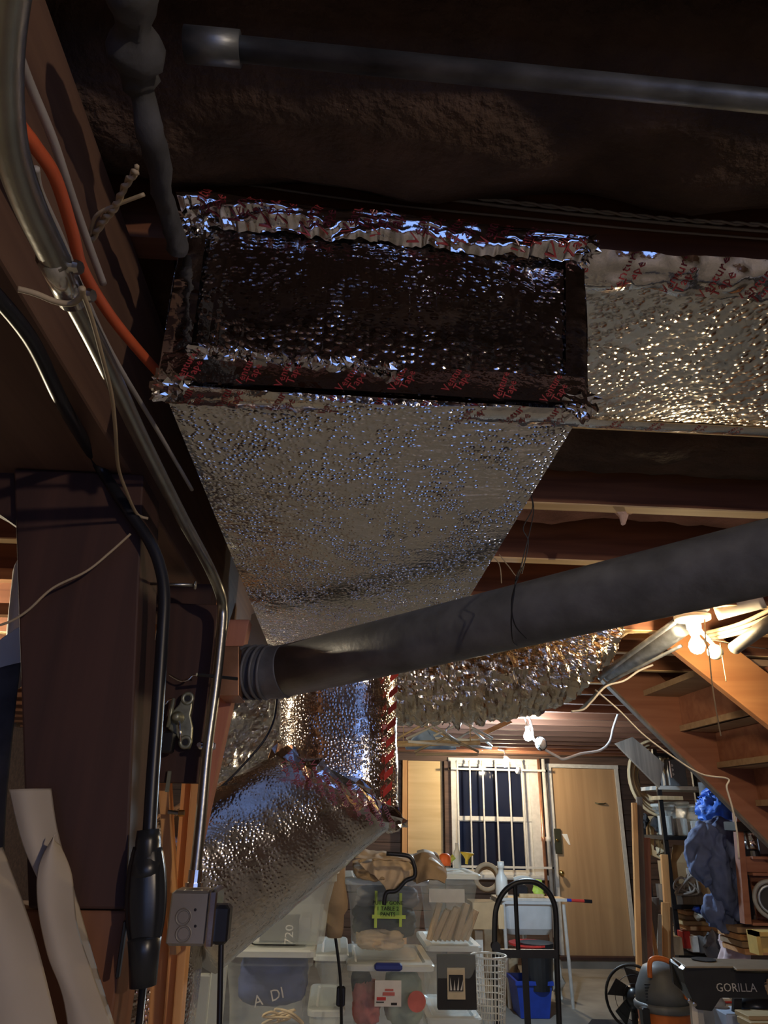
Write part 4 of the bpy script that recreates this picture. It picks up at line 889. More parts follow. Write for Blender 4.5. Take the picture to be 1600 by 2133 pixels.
# left bins
bin_(500, 1800, 702, 1972, 3.0, .5, 'milky bin with dark boxes, upper of the stack under the slanted duct', 'milky_plastic')
bin_(455, 1974, 650, 2200, 2.98, .5, 'clear bin with blue shirt, lower of the stack under the slanted duct', 'clear_plastic')
bin_(652, 1985, 722, 2112, 3.6, .5, 'narrow clear bin between the blue shirt bin and the centre stack', 'clear_plastic')
bin_(640, 2100, 715, 2210, 3.55, .5, 'bottom bin behind the hanging black buckle', 'milky_plastic')
clothpile('blue_shirt', 475, 1990, 648, 2115, 3.04, .35, 'navy', 'blue shirt with white lettering inside the lower left bin', 12)
bs = [o for o in C.objects if o.name.startswith('blue_shirt')][0]
text('lettering', 'A  DI', .05, P(560, 2078, Y=3.028), (1, 0, .3), (-.3, 0, 1), 'paper', bs)
random.seed(11)
tag(obj('string_tangle', MB().tube(smoothpath([P(548+random.uniform(0, 85), 2100+random.uniform(0, 34), Y=3.0+.03*random.random()) for _ in range(16)]), .0045, 6), 'cream', smooth=True), 'tangle of cream string below the lettering on the blue shirt', 'string')
bk = thing('dark_box', 'dark grey carton with white print in the upper left bin', 'box', P(580, 1970, Y=3.1))
a, b_ = P(523, 1968, Y=3.1), P(620, 1922, Y=3.1)
obj('carton', MB().box((a.x, 3.1, a.z), (b_.x, 3.35, b_.z), .004), 'dark_cloth', bk)
obj('end_label', MB().box((a.x+.005, 3.094, a.z+.01), (a.x+.03, 3.1, b_.z-.03)), 'paper', bk)
text('print', '720', .045, P(603, 1947, Y=3.092), (0, 0, 1), (-1, 0, 0), 'paper', bk)
tag(obj('grey_tin', bpx(622, 1912, 646, 1968, 3.14, .2, .004), 'grey_plastic'), 'grey box standing right of the dark carton in the upper left bin', 'box')
for k, (x0, x1) in enumerate(((385, 428), (430, 462))):
    tag(obj('plastic_slab', bpx(x0, (2030, 2010)[k], x1, 2240, 2.6+.15*k, .03, .005), 'milky_plastic'), ('pale plastic panel leaning right of the orange stud', 'second pale plastic panel left of the blue shirt bin')[k], 'panel')
# right bin stack
bin_(888, 1818, 1003, 1966, 4.1, .5, 'white lidded bin full of tan sticks behind the centre stack')
bin_(890, 1968, 1005, 2116, 4.1, .5, 'bin with dark folder and white picture under the stick bin')
bin_(890, 2118, 1005, 2240, 4.1, .5, 'lowest bin under the dark folder bin', 'milky_plastic')
for k in range(9):
    x = 902+k*9.5; tag(obj('tan_stick', MB().tube([P(x-8, 1958, Y=4.2+.02*(k % 3)), P(x+14+6*(k % 2), 1880+((k*37) % 20), Y=4.2+.02*(k % 3))], .017, 8), 'tan_light'), ['leftmost tan stick in the stick bin', 'second tan stick from the left in the stick bin', 'third tan stick from the left in the stick bin', 'fourth tan stick from the left in the stick bin', 'middle tan stick in the stick bin', 'fourth tan stick from the right in the stick bin', 'third tan stick from the right in the stick bin', 'second tan stick from the right in the stick bin', 'rightmost tan stick in the stick bin'][k], 'stick', 'tan sticks in the bin')
tag(obj('white_sheet', bpx(894, 1852, 968, 1880, 4.14, .02), 'paper'), 'white paper sheet in the upper part of the stick bin', 'paper')
fd = thing('dark_folder', 'dark grey folder with framed picture inside the middle right bin', 'folder', P(950, 2105, Y=4.13))
obj('cover', bpx(912, 1990, 992, 2104, 4.13, .04, .003), 'dark_cloth', fd)
obj('picture_mount', bpx(932, 2016, 969, 2082, 4.122, .006), 'cream', fd)
obj('picture', bpx(936, 2031, 965, 2065, 4.116, .005), 'dark_cloth', fd)
for k in range(4):
    obj('grass_blade', MB().prism([P(938+7*k, 2063, Y=4.114), P(942+7*k, 2063, Y=4.114), P(938+9*k, 2036+5*(k % 2), Y=4.114)], (0, .002, 0)), 'paper', fd)
# things on top: orange cap, yellow, funnel
t = obj('orange_cap', MB().lathe(P(927, 1803, Y=4.25), (0, 0, 1), [(0, .03), (.02, .034), (.05, .03), (.06, .015)], 14), 'orange', smooth=True); tag(t, 'small bright orange cap on the white lidded bin', 'cap')
t = obj('lime_tube', MB().tube([P(933, 1796, Y=4.3), P(946, 1784, Y=4.3)], .014, 10), 'lime'); tag(t, 'lime green tube beside the orange cap', 'tube')
t = obj('yellow_funnel', MB().lathe(P(972, 1800, Y=4.4), (.1, 0, 1), [(0, .008), (.025, .01), (.04, .022), (.055, .04), (.06, .038)], 16), 'yellow', smooth=True); tag(t, 'yellow funnel in front of the lower window pane', 'funnel')
t = obj('white_bottle', MB().lathe(P(953, 1808, Y=4.5), (0, 0, 1), [(0, .022), (.08, .022), (.1, .01), (.13, .01)], 12), 'white_plastic', smooth=True); tag(t, 'slim white bottle left of the yellow funnel', 'bottle')
# ================================================================== SINK CORNER
YS = 7.4
sk = thing('utility_sink', 'grey utility sink on pale metal legs below the window', 'sink', (P(1105, 1900, Y=YS).x, YS, 0))
a, b_ = P(1050, 1948, Y=YS), P(1158, 1884, Y=YS)
xl, xr = P(1052, 1910, Y=YS).x, P(1154, 1910, Y=YS).x
m_ = MB(); dpt = .55
def rr_(z, i): return rrect(Vector(((xl+xr)/2, YS+dpt/2, z)), X_, Y_, (xr-xl)/2-i, dpt/2-i, .05, 6)
m_.rings([rr_(a.z, .04), rr_(a.z+.05, .01), rr_(b_.z, 0), rr_(b_.z+.0, -.02), rr_(b_.z+.025, -.02), rr_(b_.z+.025, .02), rr_(a.z+.04, .05)])
obj('basin', m_, 'sink', sk, smooth=False)
obj('drain', MB().lathe(((xl+xr)/2, YS+.25, a.z-.08), (0, 0, 1), [(0, .02), (.08, .03)], 12), 'steel_bright', sk)
for xx, yy in ((xl-.01, YS), (xr+.1, YS), (xl-.01, YS+dpt), (xr+.1, YS+dpt)):
    obj('leg', MB().tube([(xx, yy, b_.z), (xx+.02, yy, .0)], .016, 8), 'white_paint', sk)
obj('rail', MB().box((xl-.03, YS-.02, b_.z+.026), (xr+.13, YS+.0, b_.z+.05)), 'white_paint', sk)
zt = b_.z+.05
tag(obj('sink_board', MB().box((xl-.02, YS+.01, b_.z+.028), (xr+.12, YS+.2, zt)), 'pine_pale'), 'board laid across the top of the grey sink', 'board')
def at(x, y, Y=YS+.1): return P(x, y, Y=Y)
def on(x, Y=YS+.1): p = P(x, 1872, Y=Y); p.z = zt; return p
tag(obj('detergent_bottle', MB().lathe(on(1046), (0, 0, 1), [(0, .055), (.02, .06), (.16, .058), (.2, .03), (.24, .025), (.245, .035), (.3, .032)], 16), 'white_plastic', smooth=True), 'cream detergent bottle standing left on the sink board', 'bottle')
p = on(1018)
tag(obj('hose_loop', MB().torus(p+Vector((0, .05, .16)), (0, 1, .1), .11, .022, 30, 8).torus(p+Vector((.01, .1, .14)), (0, 1, -.1), .10, .018, 30, 8), 'tan_cloth', smooth=True), 'coil of tan hose standing left of the cream bottle', 'hose')
tag(obj('blue_white_brush', MB().tube(smoothpath(PP([(1070, 1832), (1085, 1828), (1100, 1830), (1108, 1834)], Y=YS+.1)), .02, 10), 'sheet_white', smooth=True), 'pale brush lying above the arch of the hand truck', 'brush')
tag(obj('lime_bag', MB().sphere(on(1123)+Vector((0, 0, .07)), .07, 16, 10, .7, .6, 1.2).rough(.03, 20), 'lime', smooth=True), 'lime green bag at the right end of the sink board', 'bag')
tag(obj('black_tool', MB().box(on(1085)+Vector((-.05, 0, .0)), on(1085)+Vector((.08, .08, .1)), .02), 'black_rubber'), 'black rounded tool in the middle of the sink board', 'tool')
tag(obj('wood_scrap', MB().box(on(1100)+Vector((-.09, -.06, .0)), on(1100)+Vector((.14, -.02, .03)), .004), 'pine_pale'), 'small wood offcut in front of the black tool', 'offcut')
t = thing('red_pole', 'red pole with black tip sticking out over the door from the sink', 'pole', on(1190))
obj('pole', MB().tube([at(1125, 1872), at(1218, 1877)], .013, 10), 'red', t); obj('tip', MB().tube([at(1217, 1877), at(1233, 1878)], .016, 10), 'black_rubber', t); obj('sleeve', MB().tube([at(1172, 1874.5), at(1190, 1875.5)], .014, 10), 'bin_blue', t)
tag(obj('cardboard_box', bpx(985, 1880, 1036, 1936, 7.2, .3), 'cardboard'), 'dull brown cardboard box left of the sink', 'box')
tag(obj('tan_plank', bpx(1038, 1885, 1050, 1935, 7.1, .02), 'pine_pale'), 'short tan plank upright against the cardboard box', 'plank')
tag(obj('white_post', bpx(992, 1938, 1008, 2090, 7.3, .03), 'white_paint'), 'pale upright strip below the cardboard box', 'strip')
YB = 7.02
t = thing('blue_bin', 'deep blue plastic bin on the floor behind the hand truck', 'bin', P(1113, 2118, Y=YB)); a = P(1113, 2118, Y=YB); zb2 = .003
xa, xb = P(1078, 2080, Y=YB).x, P(1152, 2080, Y=YB).x; zt2 = P(1113, 2044, Y=YB).z
def r4(z, i): return [(xa+i, YB+i, z), (xb-i, YB+i, z), (xb-i, YB+.35-i, z), (xa+i, YB+.35-i, z)]
obj('tub', MB().rings([r4(zb2, .03), r4(zt2-.03, 0), r4(zt2-.03, -.012), r4(zt2, -.012), r4(zt2, .01), r4(zb2+.03, .035)]), 'bin_blue', t)
p = P(1122, 2046, Y=YB+.1); t = thing('black_bucket', 'dark grey bucket sitting in the blue bin', 'bucket', p)
obj('pail', MB().lathe(p, (0, 0, 1), [(-.05, .12), (.25, .14), (.27, .15), (.3, .15)], 24), 'black_plastic', t)
tag(obj('red_tray', MB().lathe(P(1105, 1975, Y=YB+.12), (0, 0, 1), [(0, .12), (.03, .19), (.045, .19), (.02, .1)], 18), 'red'), 'red tray lying on top of the dark bucket', 'tray')
tag(obj('dark_sack', MB().sphere(P(1020, 1975, Y=8.0), .19, 20, 14, .8, .6, 1.6).rough(.08, 8), 'tan_cloth', smooth=True), 'dull brown sack in shadow left of the hand truck', 'sack')
tag(obj('brown_bundle', MB().sphere(P(1058, 2050, Y=7.62), .13, 20, 14, .9, .6, 1.9).rough(.08, 8), 'tan_cloth', smooth=True), 'brown bundle on the floor left of the blue bin', 'bundle')
tag(obj('white_bag', MB().sphere(P(1162, 2030, Y=7.75), .07, 16, 10, .6, .6, 2.6).rough(.05, 14), 'sheet_white', smooth=True), 'crumpled white bag between sink leg and blue bin', 'bag')
tag(obj('dark_mat', MB().prism([(1.9, 6.4, .004), (2.9, 6.3, .004), (3.1, 6.9, .004), (2.2, 6.95, .004)], (0, 0, .02)), 'dark_cloth'), 'dark mat on the concrete at the bottom edge', 'mat')
# hand truck
YH = 4.7
ht = thing('hand_truck', 'black steel hand truck with arched handle in front of the sink', 'hand truck', (P(1100, 2100, Y=YH).x, YH, 0))
arc = [(1042, 2250), (1036, 2133), (1031, 2000), (1031, 1920), (1036, 1885), (1050, 1858), (1072, 1841), (1096, 1836), (1120, 1840), (1142, 1858), (1155, 1885), (1159, 1925), (1160, 2000), (1165, 2133), (1170, 2250)]
obj('frame', MB().tube(smoothpath(PP(arc, Y=YH), 5), .016, 12), 'black_metal', ht, smooth=True)
obj('centre_bar', MB().tube([P(1073, 1845, Y=YH), P(1078, 1950, Y=YH), P(1080, 1980, Y=YH)], .013, 8), 'black_metal', ht)
obj('cross_plate', bpx(1031, 1978, 1160, 1996, YH-.02, .02), 'black_metal', ht)
obj('lower_bar', bpx(1094, 1995, 1106, 2250, YH-.01, .02), 'black_metal', ht)
obj('pivot', MB().lathe(P(1034, 1972, Y=YH-.02), (0, 1, 0), [(0, .026), (.04, .026)], 14), 'black_metal', ht)
obj('toe_plate', MB().box((P(1031, 2000, Y=YH).x, YH-.25, .004), (P(1170, 2000, Y=YH).x, YH, .012)), 'black_metal', ht)
for s_ in (-1, 1):
    xw = P(1031 if s_ < 0 else 1168, 2000, Y=YH).x+s_*.05; obj('wheel', MB().torus((xw, YH+.06, .1), (1, 0, 0), .075, .025, 24, 8), 'black_rubber', ht, smooth=True)
# wire basket
YW = 4.45
wk = thing('wire_basket', 'white wire basket left of the hand truck', 'basket', P(1025, 2133, Y=YW))
cx_ = (P(991, 2050, Y=YW).x+P(1066, 2050, Y=YW).x)/2; Rw = (P(1066, 2050, Y=YW).x-P(991, 2050, Y=YW).x)/2
ztw = P(1030, 1999, Y=YW).z; zbw = P(1030, 2145, Y=YW).z
m_ = MB()
for k in range(26):
    a_ = 2*math.pi*k/26
    m_.tube([(cx_+Rw*math.cos(a_), YW+.12+Rw*math.sin(a_), ztw), (cx_+Rw*.78*math.cos(a_), YW+.12+Rw*.78*math.sin(a_), zbw)], .0028, 5)
for j in range(1, 10):
    f_ = j/10; rr = Rw*(1-.22*f_); m_.torus((cx_, YW+.12, ztw+(zbw-ztw)*f_), (0, 0, 1), rr, .0028, 30, 5)
g = obj('wire_grid', m_, 'white_plastic', wk); g['kind'] = 'stuff'
obj('rim', MB().torus((cx_, YW+.12, ztw), (.0, 0, 1), Rw, .006, 32, 8), 'white_plastic', wk, smooth=True)
# floor fan
YF2 = 5.2
fn = thing('floor_fan', 'dark floor fan with round guard beside the orange vacuum', 'fan', P(1320, 2180, Y=YF2))
c = P(1322, 2078, Y=YF2); Rf = P(1322, 2078, Y=YF2).z-P(1322, 2140, Y=YF2).z+.02
for rr, r_ in ((Rf, .008), (Rf*.96, .003), (Rf*.7, .002), (Rf*.45, .002)): obj('guard_ring', MB().torus(c+Vector((0, -.05*(1-rr/Rf), 0)), (-.2, -1, .1), rr, r_, 36, 6), 'black_metal', fn, smooth=True)
obj('hub', MB().lathe(c, (-.2, -1, .1), [(-.1, .05), (-.02, .07), (.04, .05), (.06, .02)], 20), 'black_plastic', fn, smooth=True)
for k in range(5):
    a_ = 2*math.pi*k/5; u_ = Vector((math.cos(a_), 0, math.sin(a_))); v_ = Vector((-math.sin(a_), .25, math.cos(a_)))
    obj('blade', MB().prism([c+u_*.05-v_*.03, c+u_*.05+v_*.03, c+u_*Rf*.8+v_*.09, c+u_*Rf*.85-v_*.02], (0, .006, 0)), 'black_plastic', fn)
obj('stand', MB().tube([c+Vector((0, .03, -.04)), (c.x, YF2+.05, .02)], .02, 10).box((c.x-.15, YF2-.1, 0), (c.x+.15, YF2+.15, .02), .006), 'black_metal', fn)
# shop vacuum
YV = 4.3
vc = thing('shop_vacuum', 'orange and grey wet dry vacuum with orange handle on the floor', 'vacuum', P(1385, 2180, Y=YV))
c = P(1383, 2098, Y=YV+.17); rv = (P(1440, 2100, Y=YV).x-P(1326, 2100, Y=YV).x)/2
obj('drum', MB().lathe((c.x, c.y, .09), (0, 0, 1), [(0, rv*.8), (c.z-.1, rv*.95), (c.z-.09, rv*.98)], 32), 'vac_orange', vc, smooth=True)
obj('rim', MB().lathe((c.x, c.y, c.z), (0, 0, 1), [(-.01, rv), (0, rv*1.06), (.02, rv*1.06), (.03, rv)], 32), 'vac_grey', vc, smooth=True)
obj('head', MB().lathe((c.x, c.y, c.z+.03), (0, 0, 1), [(0, rv*.98), (.06, rv*.93), (.13, rv*.72), (.16, rv*.6), (.18, rv*.3)], 32), 'vac_grey', vc, smooth=True)
for k in range(6): obj('vent_fin', MB().box((c.x-rv*.85, c.y-rv*.5-.03*0, c.z+.045+.014*k), (c.x-rv*.35, c.y-rv*.55, c.z+.051+.014*k)), 'black_plastic', vc)
hz = c.z+.17
obj('handle', MB().tube(smoothpath([(c.x-.09, c.y-.08, hz-.02), (c.x-.075, c.y-.08, hz+.06), (c.x, c.y-.08, hz+.065), (c.x+.08, c.y-.08, hz+.02), (c.x+.1, c.y-.08, hz-.03)]), .013, 10), 'vac_orange', vc, smooth=True)
obj('latch', MB().box((c.x-rv-.02, c.y-.12, c.z-.09), (c.x-rv+.02, c.y-.07, c.z+.02), .006), 'black_plastic', vc)
obj('latch', MB().box((c.x+rv*.45, c.y-rv*.95, c.z+.06), (c.x+rv*.6, c.y-rv*.8, c.z+.12), .006), 'vac_orange', vc)
# black tool stand with lettering
YG = 3.45
tg = thing('folding_stand', 'black plastic folding work stand with pale lettering at lower right', 'work stand', P(1500, 2180, Y=YG))
def G(x, y, dy=0): return P(x, y, Y=YG+dy)
top_z = P(1440, 2012, Y=YG).z
fr = [G(1422, 2021), G(1432, 2012), G(1526, 2013), G(1534, 2025), G(1620, 2027), G(1620, 2080), G(1502, 2079), G(1484, 2107), G(1452, 2103), G(1428, 2050)]
obj('side_panel', MB().prism(fr, (0, .05, 0)), 'black_plastic', tg, bevel=.004)
obj('end_panel', MB().prism([G(1398, 2004, .14), G(1401, 1998, .16), G(1423, 2019, .012), G(1432, 2051, .012), G(1451, 2102, .012), G(1421, 2064, .12), G(1404, 2050, .14)], (.004, .03, 0)), 'black_plastic', tg, bevel=.003)
tp = []
for x, y in ((1428, 2013), (1527, 2013), (1534, 2019), (1640, 2019), (1640, 2000), (1400, 1994)):
    d_ = ray(x, y); tq = (top_z-1.55)/d_.z; tp.append(CAM+d_*tq)
tp = [Vector((p.x, min(p.y, YG+.55), p.z)) for p in tp]
obj('top_panel', MB().prism(tp, (0, 0, -.007)), 'stand_top_sheen', tg, bevel=.003)
d_ = ray(1466, 2000); q = CAM+d_*((top_z-1.55)/d_.z)
obj('cup_hole', MB().lathe(q+Vector((0, 0, .002)), (0, 0, 1), [(0, .052), (.003, .052), (.003, .046)], 28), 'black_rubber', tg)
obj('pale_edge', MB().tube([G(1529, 2017.5, -.004), G(1620, 2017.5, -.004)], .004, 6), 'cream', tg)
text('lettering', 'GORILLA', .044, G(1534, 2058, -.003), (1, 0, .0), (0, 0, 1), 'gray_letters', tg)
m_ = MB().sphere(G(1603, 2056, -.004), .028, 16, 10, .8, .1, 1.3); m_.rough(.02, 40)
obj('animal_emblem', m_, 'tan_cloth', tg)
for k, (x0, x1) in enumerate(((1440, 1462), (1452, 1474))):
    obj('metal_leg', MB().prism([G(x0, 2085+6*k, .01), G(x0+12, 2090+6*k, .01), G(x0+44, 2400, .01), G(x0+24, 2400, .01)], (0, .02, 0)), 'white_paint' if k == 0 else 'grey_plastic', tg)
for x, y in ((1437, 2085), (1447, 2091)): obj('rivet', MB().lathe(G(x, y, .0), (0, -1, 0), [(0, .010), (.004, .009), (.006, .004)], 12), 'steel_bright', tg)
obj('far_leg', MB().prism([G(1530, 2080, .3), G(1546, 2080, .3), G(1530, 2400, .3), G(1512, 2400, .3)], (0, .02, 0)), 'black_metal', tg)
# ================================================================== LUMBER, HOOPS, SHELVES
lum = [((1318, 1672), (1330, 2060), 9, 'fir', 'narrow pale stick, first lumber right of the door'), ((1328, 1660), (1340, 2050), 10, 'grey_wood', 'grey board just right of the first pale stick'),
       ((1340, 1745), (1346, 2045), 14, 'red_wood', 'tall pinkish red board among the leaning lumber'), ((1344, 1862), (1372, 2020), 5, 'fir', 'thin light stick leaning across the lumber'),
       ((1360, 1870), (1352, 2020), 12, 'grey_wood', 'short dark grey board behind the thin leaning stick'), ((1372, 1905), (1374, 2030), 6, 'white_paint', 'short white strip among the lumber'),
       ((1364, 1912), (1368, 2030), 6, 'pine_pale', 'short pale strip left of the white strip'), ((1381, 1880), (1383, 2030), 14, 'fir', 'brown timber with sawn top near the shelf post'),
       ((1389, 1890), (1393, 2030), 11, 'grey_wood', 'grey brown board right of the brown timber'), ((1379, 1780), (1387, 1900), 12, 'fir', 'orange board standing by the black shelf post')]
for k, (a0, a1, wpx, mt, lb) in enumerate(lum):
    Yk = 5.85+.036*k; T = P(a0[0]+wpx/2, a0[1], Y=Yk); Bt = P(a1[0]+wpx/2, a1[1], Y=Yk); wd = wpx/2*Yk/F/.92
    k_ = (0.01-T.z)/(Bt.z-T.z); Bt = T+(Bt-T)*k_
    tag(obj('lumber', MB().prism([T-X_*wd, T+X_*wd, Bt+X_*wd, Bt-X_*wd], (0, .03, 0)), mt, bevel=.002), lb, 'lumber')
# pale frame by shelf
tag(obj('pale_frame', MB().prism(PP([(1347, 1700), (1362, 1700), (1362, 1770), (1392, 1785), (1392, 1798), (1352, 1778)], Y=6.8), (0, .03, 0)), 'pine_pale'), 'pale angled wooden frame hanging under the hoops', 'bracket')
tag(obj('black_gloves', MB().sphere(P(1343, 1708, Y=6.7), .05, 14, 10, .8, .6, 1.3).sphere(P(1368, 1715, Y=6.7), .05, 14, 10, .8, .6, 1.6).rough(.03, 20), 'dark_cloth', smooth=True), 'pair of black gloves hanging under the wooden hoops', 'gloves')
tag(obj('white_brush_bundle', MB().sphere(P(1378, 1760, Y=6.75), .06, 14, 12, .7, .5, 1.9).rough(.05, 24), 'cream', smooth=True), 'whitish bundle of bristles in the angled frame', 'bundle')
cH = P(1372, 1620, Y=6.6)
for k, (r_, mt) in enumerate(((.32, 'pine_pale'), (.285, 'tan_cloth'), (.25, 'pine_pale'), (.2, 'tan_cloth'), (.16, 'pine_pale'))):
    pts = [cH+Vector((math.cos(a_)*r_*.85, .04*k, math.sin(a_)*r_)) for a_ in [math.radians(95+10.5*i) for i in range(17)]]
    tag(obj('wooden_hoop', MB().tube(pts, .022, 8, flat=.6), mt, smooth=True), ['outermost', 'second', 'third', 'fourth', 'innermost'][k]+' of the curved wooden hoops right of the door', 'hoop')
# shelving unit
YU = 6.3
su = thing('shelving_unit', 'black metal shelving unit at the right holding bins and boxes', 'shelf', P(1430, 2000, Y=YU))
def sx_(x, y=1750, Y=YU): return P(x, y, Y=Y).x
def sz_(y, x=1430, Y=YU): return P(x, y, Y=Y).z
xL, xR = sx_(1388), sx_(1520)
for xx, yy in ((xL, YU), (xR, YU), (xL, YU+.45), (xR, YU+.45)):
    obj('upright', MB().box((xx-.018, yy, 0), (xx+.018, yy+.03, sz_(1562))), 'black_metal', su)
shz = []
for yp, mt in ((1570, 'black_metal'), (1638, 'white_paint'), (1742, 'black_metal'), (1885, 'black_metal'), (1990, 'black_metal')):
    z = sz_(yp); shz.append(z); obj('shelf_board', MB().box((xL-.01, YU-.01, z-.03), (xR+.01, YU+.47, z)), mt, su)
def item(name, x0, y0, x1, zi, dy, dep, mat, label, cat, ch=.004):
    a = sx_(x0, Y=YU+dy); b_ = sx_(x1, Y=YU+dy); z1 = sz_(y0, Y=YU+dy); 
    return tag(obj(name, MB().box((a, YU+dy, shz[zi]+.002), (b_, YU+dy+dep, max(z1, shz[zi]+.03)), ch), mat), label, cat)
t = thing('amplifier', 'dark electronic box with round white knobs on the upper shelf', 'amplifier', (sx_(1432), YU, shz[1]))
obj('case', MB().box((sx_(1414), YU+.02, shz[1]+.002), (sx_(1452), YU+.3, sz_(1582)), .006), 'vac_grey', t)
for k in range(3):
    obj('dial', MB().lathe((sx_(1422), YU+.02, sz_(1595+9*k)), (0, -1, 0), [(0, .014), (.01, .012)], 12), 'paper', t)
for k in range(3):
    tag(obj('curved_wood', MB().tube([P(1376+k*7, 1575, Y=YU+.1), P(1380+k*7, 1600, Y=YU+.1), P(1392+k*5, 1620, Y=YU+.1)], .02, 8, flat=.6), ('pine_pale', 'tan_cloth', 'pine_pale')[k]), ('left', 'middle', 'right')[k]+' curved wood piece on the top shelf beside the dark electronic box', 'wood piece')
tag(obj('chrome_rod', MB().tube([P(1394, 1585, Y=YU-.02), P(1399, 1620, Y=YU-.02)], .012, 8), 'steel_bright'), 'short chrome rod hanging at the top shelf', 'rod')
tag(obj('flat_board', MB().box((xL-.02, YU-.03, sz_(1667)), (sx_(1432), YU+.2, sz_(1659))), 'pine_pale'), 'short pale board bridging above the clear shelf bins', 'board')
for k, (x0, x1, yt) in enumerate(((1388, 1412, 1672), (1413, 1441, 1668), (1442, 1466, 1674))):
    bin_(x0, yt, x1, 1739, YU+.04, .3, ('left', 'middle', 'right')[k]+' small clear bin on the middle shelf', 'clear_plastic')
    item('white_packet', x0+3, 1700+5*k, x1-4, 2, .1, .15, 'paper', ('left', 'middle', 'right')[k]+' white packet inside the small clear bins', 'packet')
cb = thing('open_carton', 'open cardboard carton with white label on the lower shelf', 'box', (sx_(1420), YU, shz[3]))
xa, xb = sx_(1395), sx_(1442); zA, zB = sz_(1848), sz_(1797)
obj('carton_body', MB().box((xa, YU+.03, zA), (xb, YU+.3, zB)), 'cardboard', cb)
obj('flap', MB().prism([(xa, YU+.03, zB), (xb, YU+.03, zB), (xb+.04, YU+.1, zB+.12), (xa+.07, YU+.1, zB+.13)], (0, .008, 0)), 'cardboard', cb)
obj('white_label', MB().box((xa+.12, YU+.022, zA+.02), (xa+.2, YU+.028, zB-.04)), 'paper', cb)
tag(obj('plank_stack', MB().box((xa, YU+.0, shz[3]+.002), (sx_(1490), YU+.4, zA-.006)), 'grey_wood'), 'flat grey plank under the open carton', 'plank')
random.seed(5)
tag(obj('rope_tangle', MB().tube(smoothpath([P(1405+random.uniform(0, 52), 1822+random.uniform(0, 42), Y=YU-.06+.05*random.random()) for _ in range(22)]), .009, 6), 'grey_cable', smooth=True), 'tangled grey rope in front of the open carton', 'rope')
tag(obj('brown_envelope', MB().prism(PP([(1448, 1838), (1462, 1832), (1486, 1862), (1470, 1868)], Y=YU-.02), (0, .02, 0)), 'cardboard'), 'brown flat packet leaning at the right end of the lower shelf', 'packet')
for k in range(9):
    yk = 1975-11*k; dx = random.uniform(-5, 5); Z_ = sz_(yk)
    lb = ['lowest', 'second lowest', 'third lowest', 'fourth lowest', 'fifth lowest', 'fifth highest', 'fourth highest', 'second highest', 'highest'][k]
    tag(obj('split_wood', MB().box((sx_(1412+dx), YU+.06+.01*(k % 3), Z_), (sx_(1502+dx), YU+.36, Z_+.035), .006), ('fir_x', 'ply', 'tread_wood')[k % 3]), lb+' wood piece of the stack under the lower shelf', 'wood', None)
tag(obj('red_box', bpx(1424, 1940, 1440, 1976, YU-.1, .1, .004), 'red'), 'red carton in front of the wood stack', 'box')
tag(obj('white_pack', bpx(1441, 1950, 1456, 1984, YU-.12, .1, .004), 'paper'), 'white pack just right of the red carton', 'pack')
tag(obj('white_board_box', bpx(1403, 1952, 1423, 1990, YU-.14, .12, .003), 'cream'), 'cream box left of the red carton', 'box')
tag(obj('grey_box', bpx(1457, 1952, 1472, 1986, YU-.1, .1, .004), 'grey_plastic'), 'grey box right of the white pack', 'box')
tag(obj('grey_bag', MB().sphere(P(1487, 1972, Y=YU-.15), .11, 18, 12, .9, .6, 1.1).rough(.06, 12), 'grey_cloth', smooth=True), 'dark grey bag left of the hanging pink cloth', 'bag')
tag(obj('white_rag', MB().sphere(P(1462, 1906, Y=YU), .05, 16, 10, 1.5, .6, .6).rough(.04, 20), 'sheet_white', smooth=True), 'white rag on top of the wood stack', 'rag')
tag(obj('blue_rag', MB().sphere(P(1450, 1893, Y=YU), .035, 16, 10, 1.3, .6, .6).rough(.03, 20), 'bin_blue', smooth=True), 'small blue rag on top of the wood stack', 'rag')
tag(obj('grey_pole', MB().tube([P(1463, 1630, Y=YU-.1), P(1473, 1700, Y=YU-.1), P(1478, 1735, Y=YU-.1)], .035, 12), 'grey_plastic', smooth=True), 'grey upright tube above the blue jacket', 'tube')
# hanging jacket, tarp, pink cloth
bj = thing('blue_jacket', 'dark blue quilted jacket hanging upside down at the right', 'jacket', P(1505, 1960, Y=4.6))
cloth_tube('jacket_body', [P(1505, 1718, Y=4.65), P(1505, 1780, Y=4.6), P(1520, 1850, Y=4.6), P(1530, 1920, Y=4.6), P(1530, 1952, Y=4.6)], [.11, .15, .125, .10, .05], 'denim', parent=bj, seed=1, amp=.035, freq=9, flat=.75, n=64, k=22)
cloth_tube('sleeve', [P(1478, 1722, Y=4.5), P(1460, 1770, Y=4.5), P(1468, 1810, Y=4.5), P(1482, 1842, Y=4.5)], [.05, .075, .07, .035], 'denim', parent=bj, seed=5, amp=.022, freq=11, n=56, k=20)
cloth_tube('sleeve', [P(1497, 1740, Y=4.48), P(1492, 1790, Y=4.46), P(1508, 1850, Y=4.46), P(1538, 1905, Y=4.5)], [.04, .06, .065, .05], 'denim', parent=bj, seed=7, amp=.02, freq=11, n=56, k=20)
cloth_tube('hood', [P(1500, 1868, Y=4.52), P(1494, 1900, Y=4.5), P(1512, 1935, Y=4.52)], [.04, .06, .03], 'denim', parent=bj, seed=9, amp=.03, freq=12, n=50, k=16)
cloth_tube('blue_tarp', [P(1488, 1640, Y=4.9), P(1502, 1665, Y=4.9), P(1508, 1695, Y=4.85), P(1516, 1728, Y=4.85)], [.04, .10, .12, .07], 'blue_tarp', 'bright blue crumpled tarp above the hanging jacket', 'tarp', seed=4, amp=.06, freq=13, n=60, k=18)
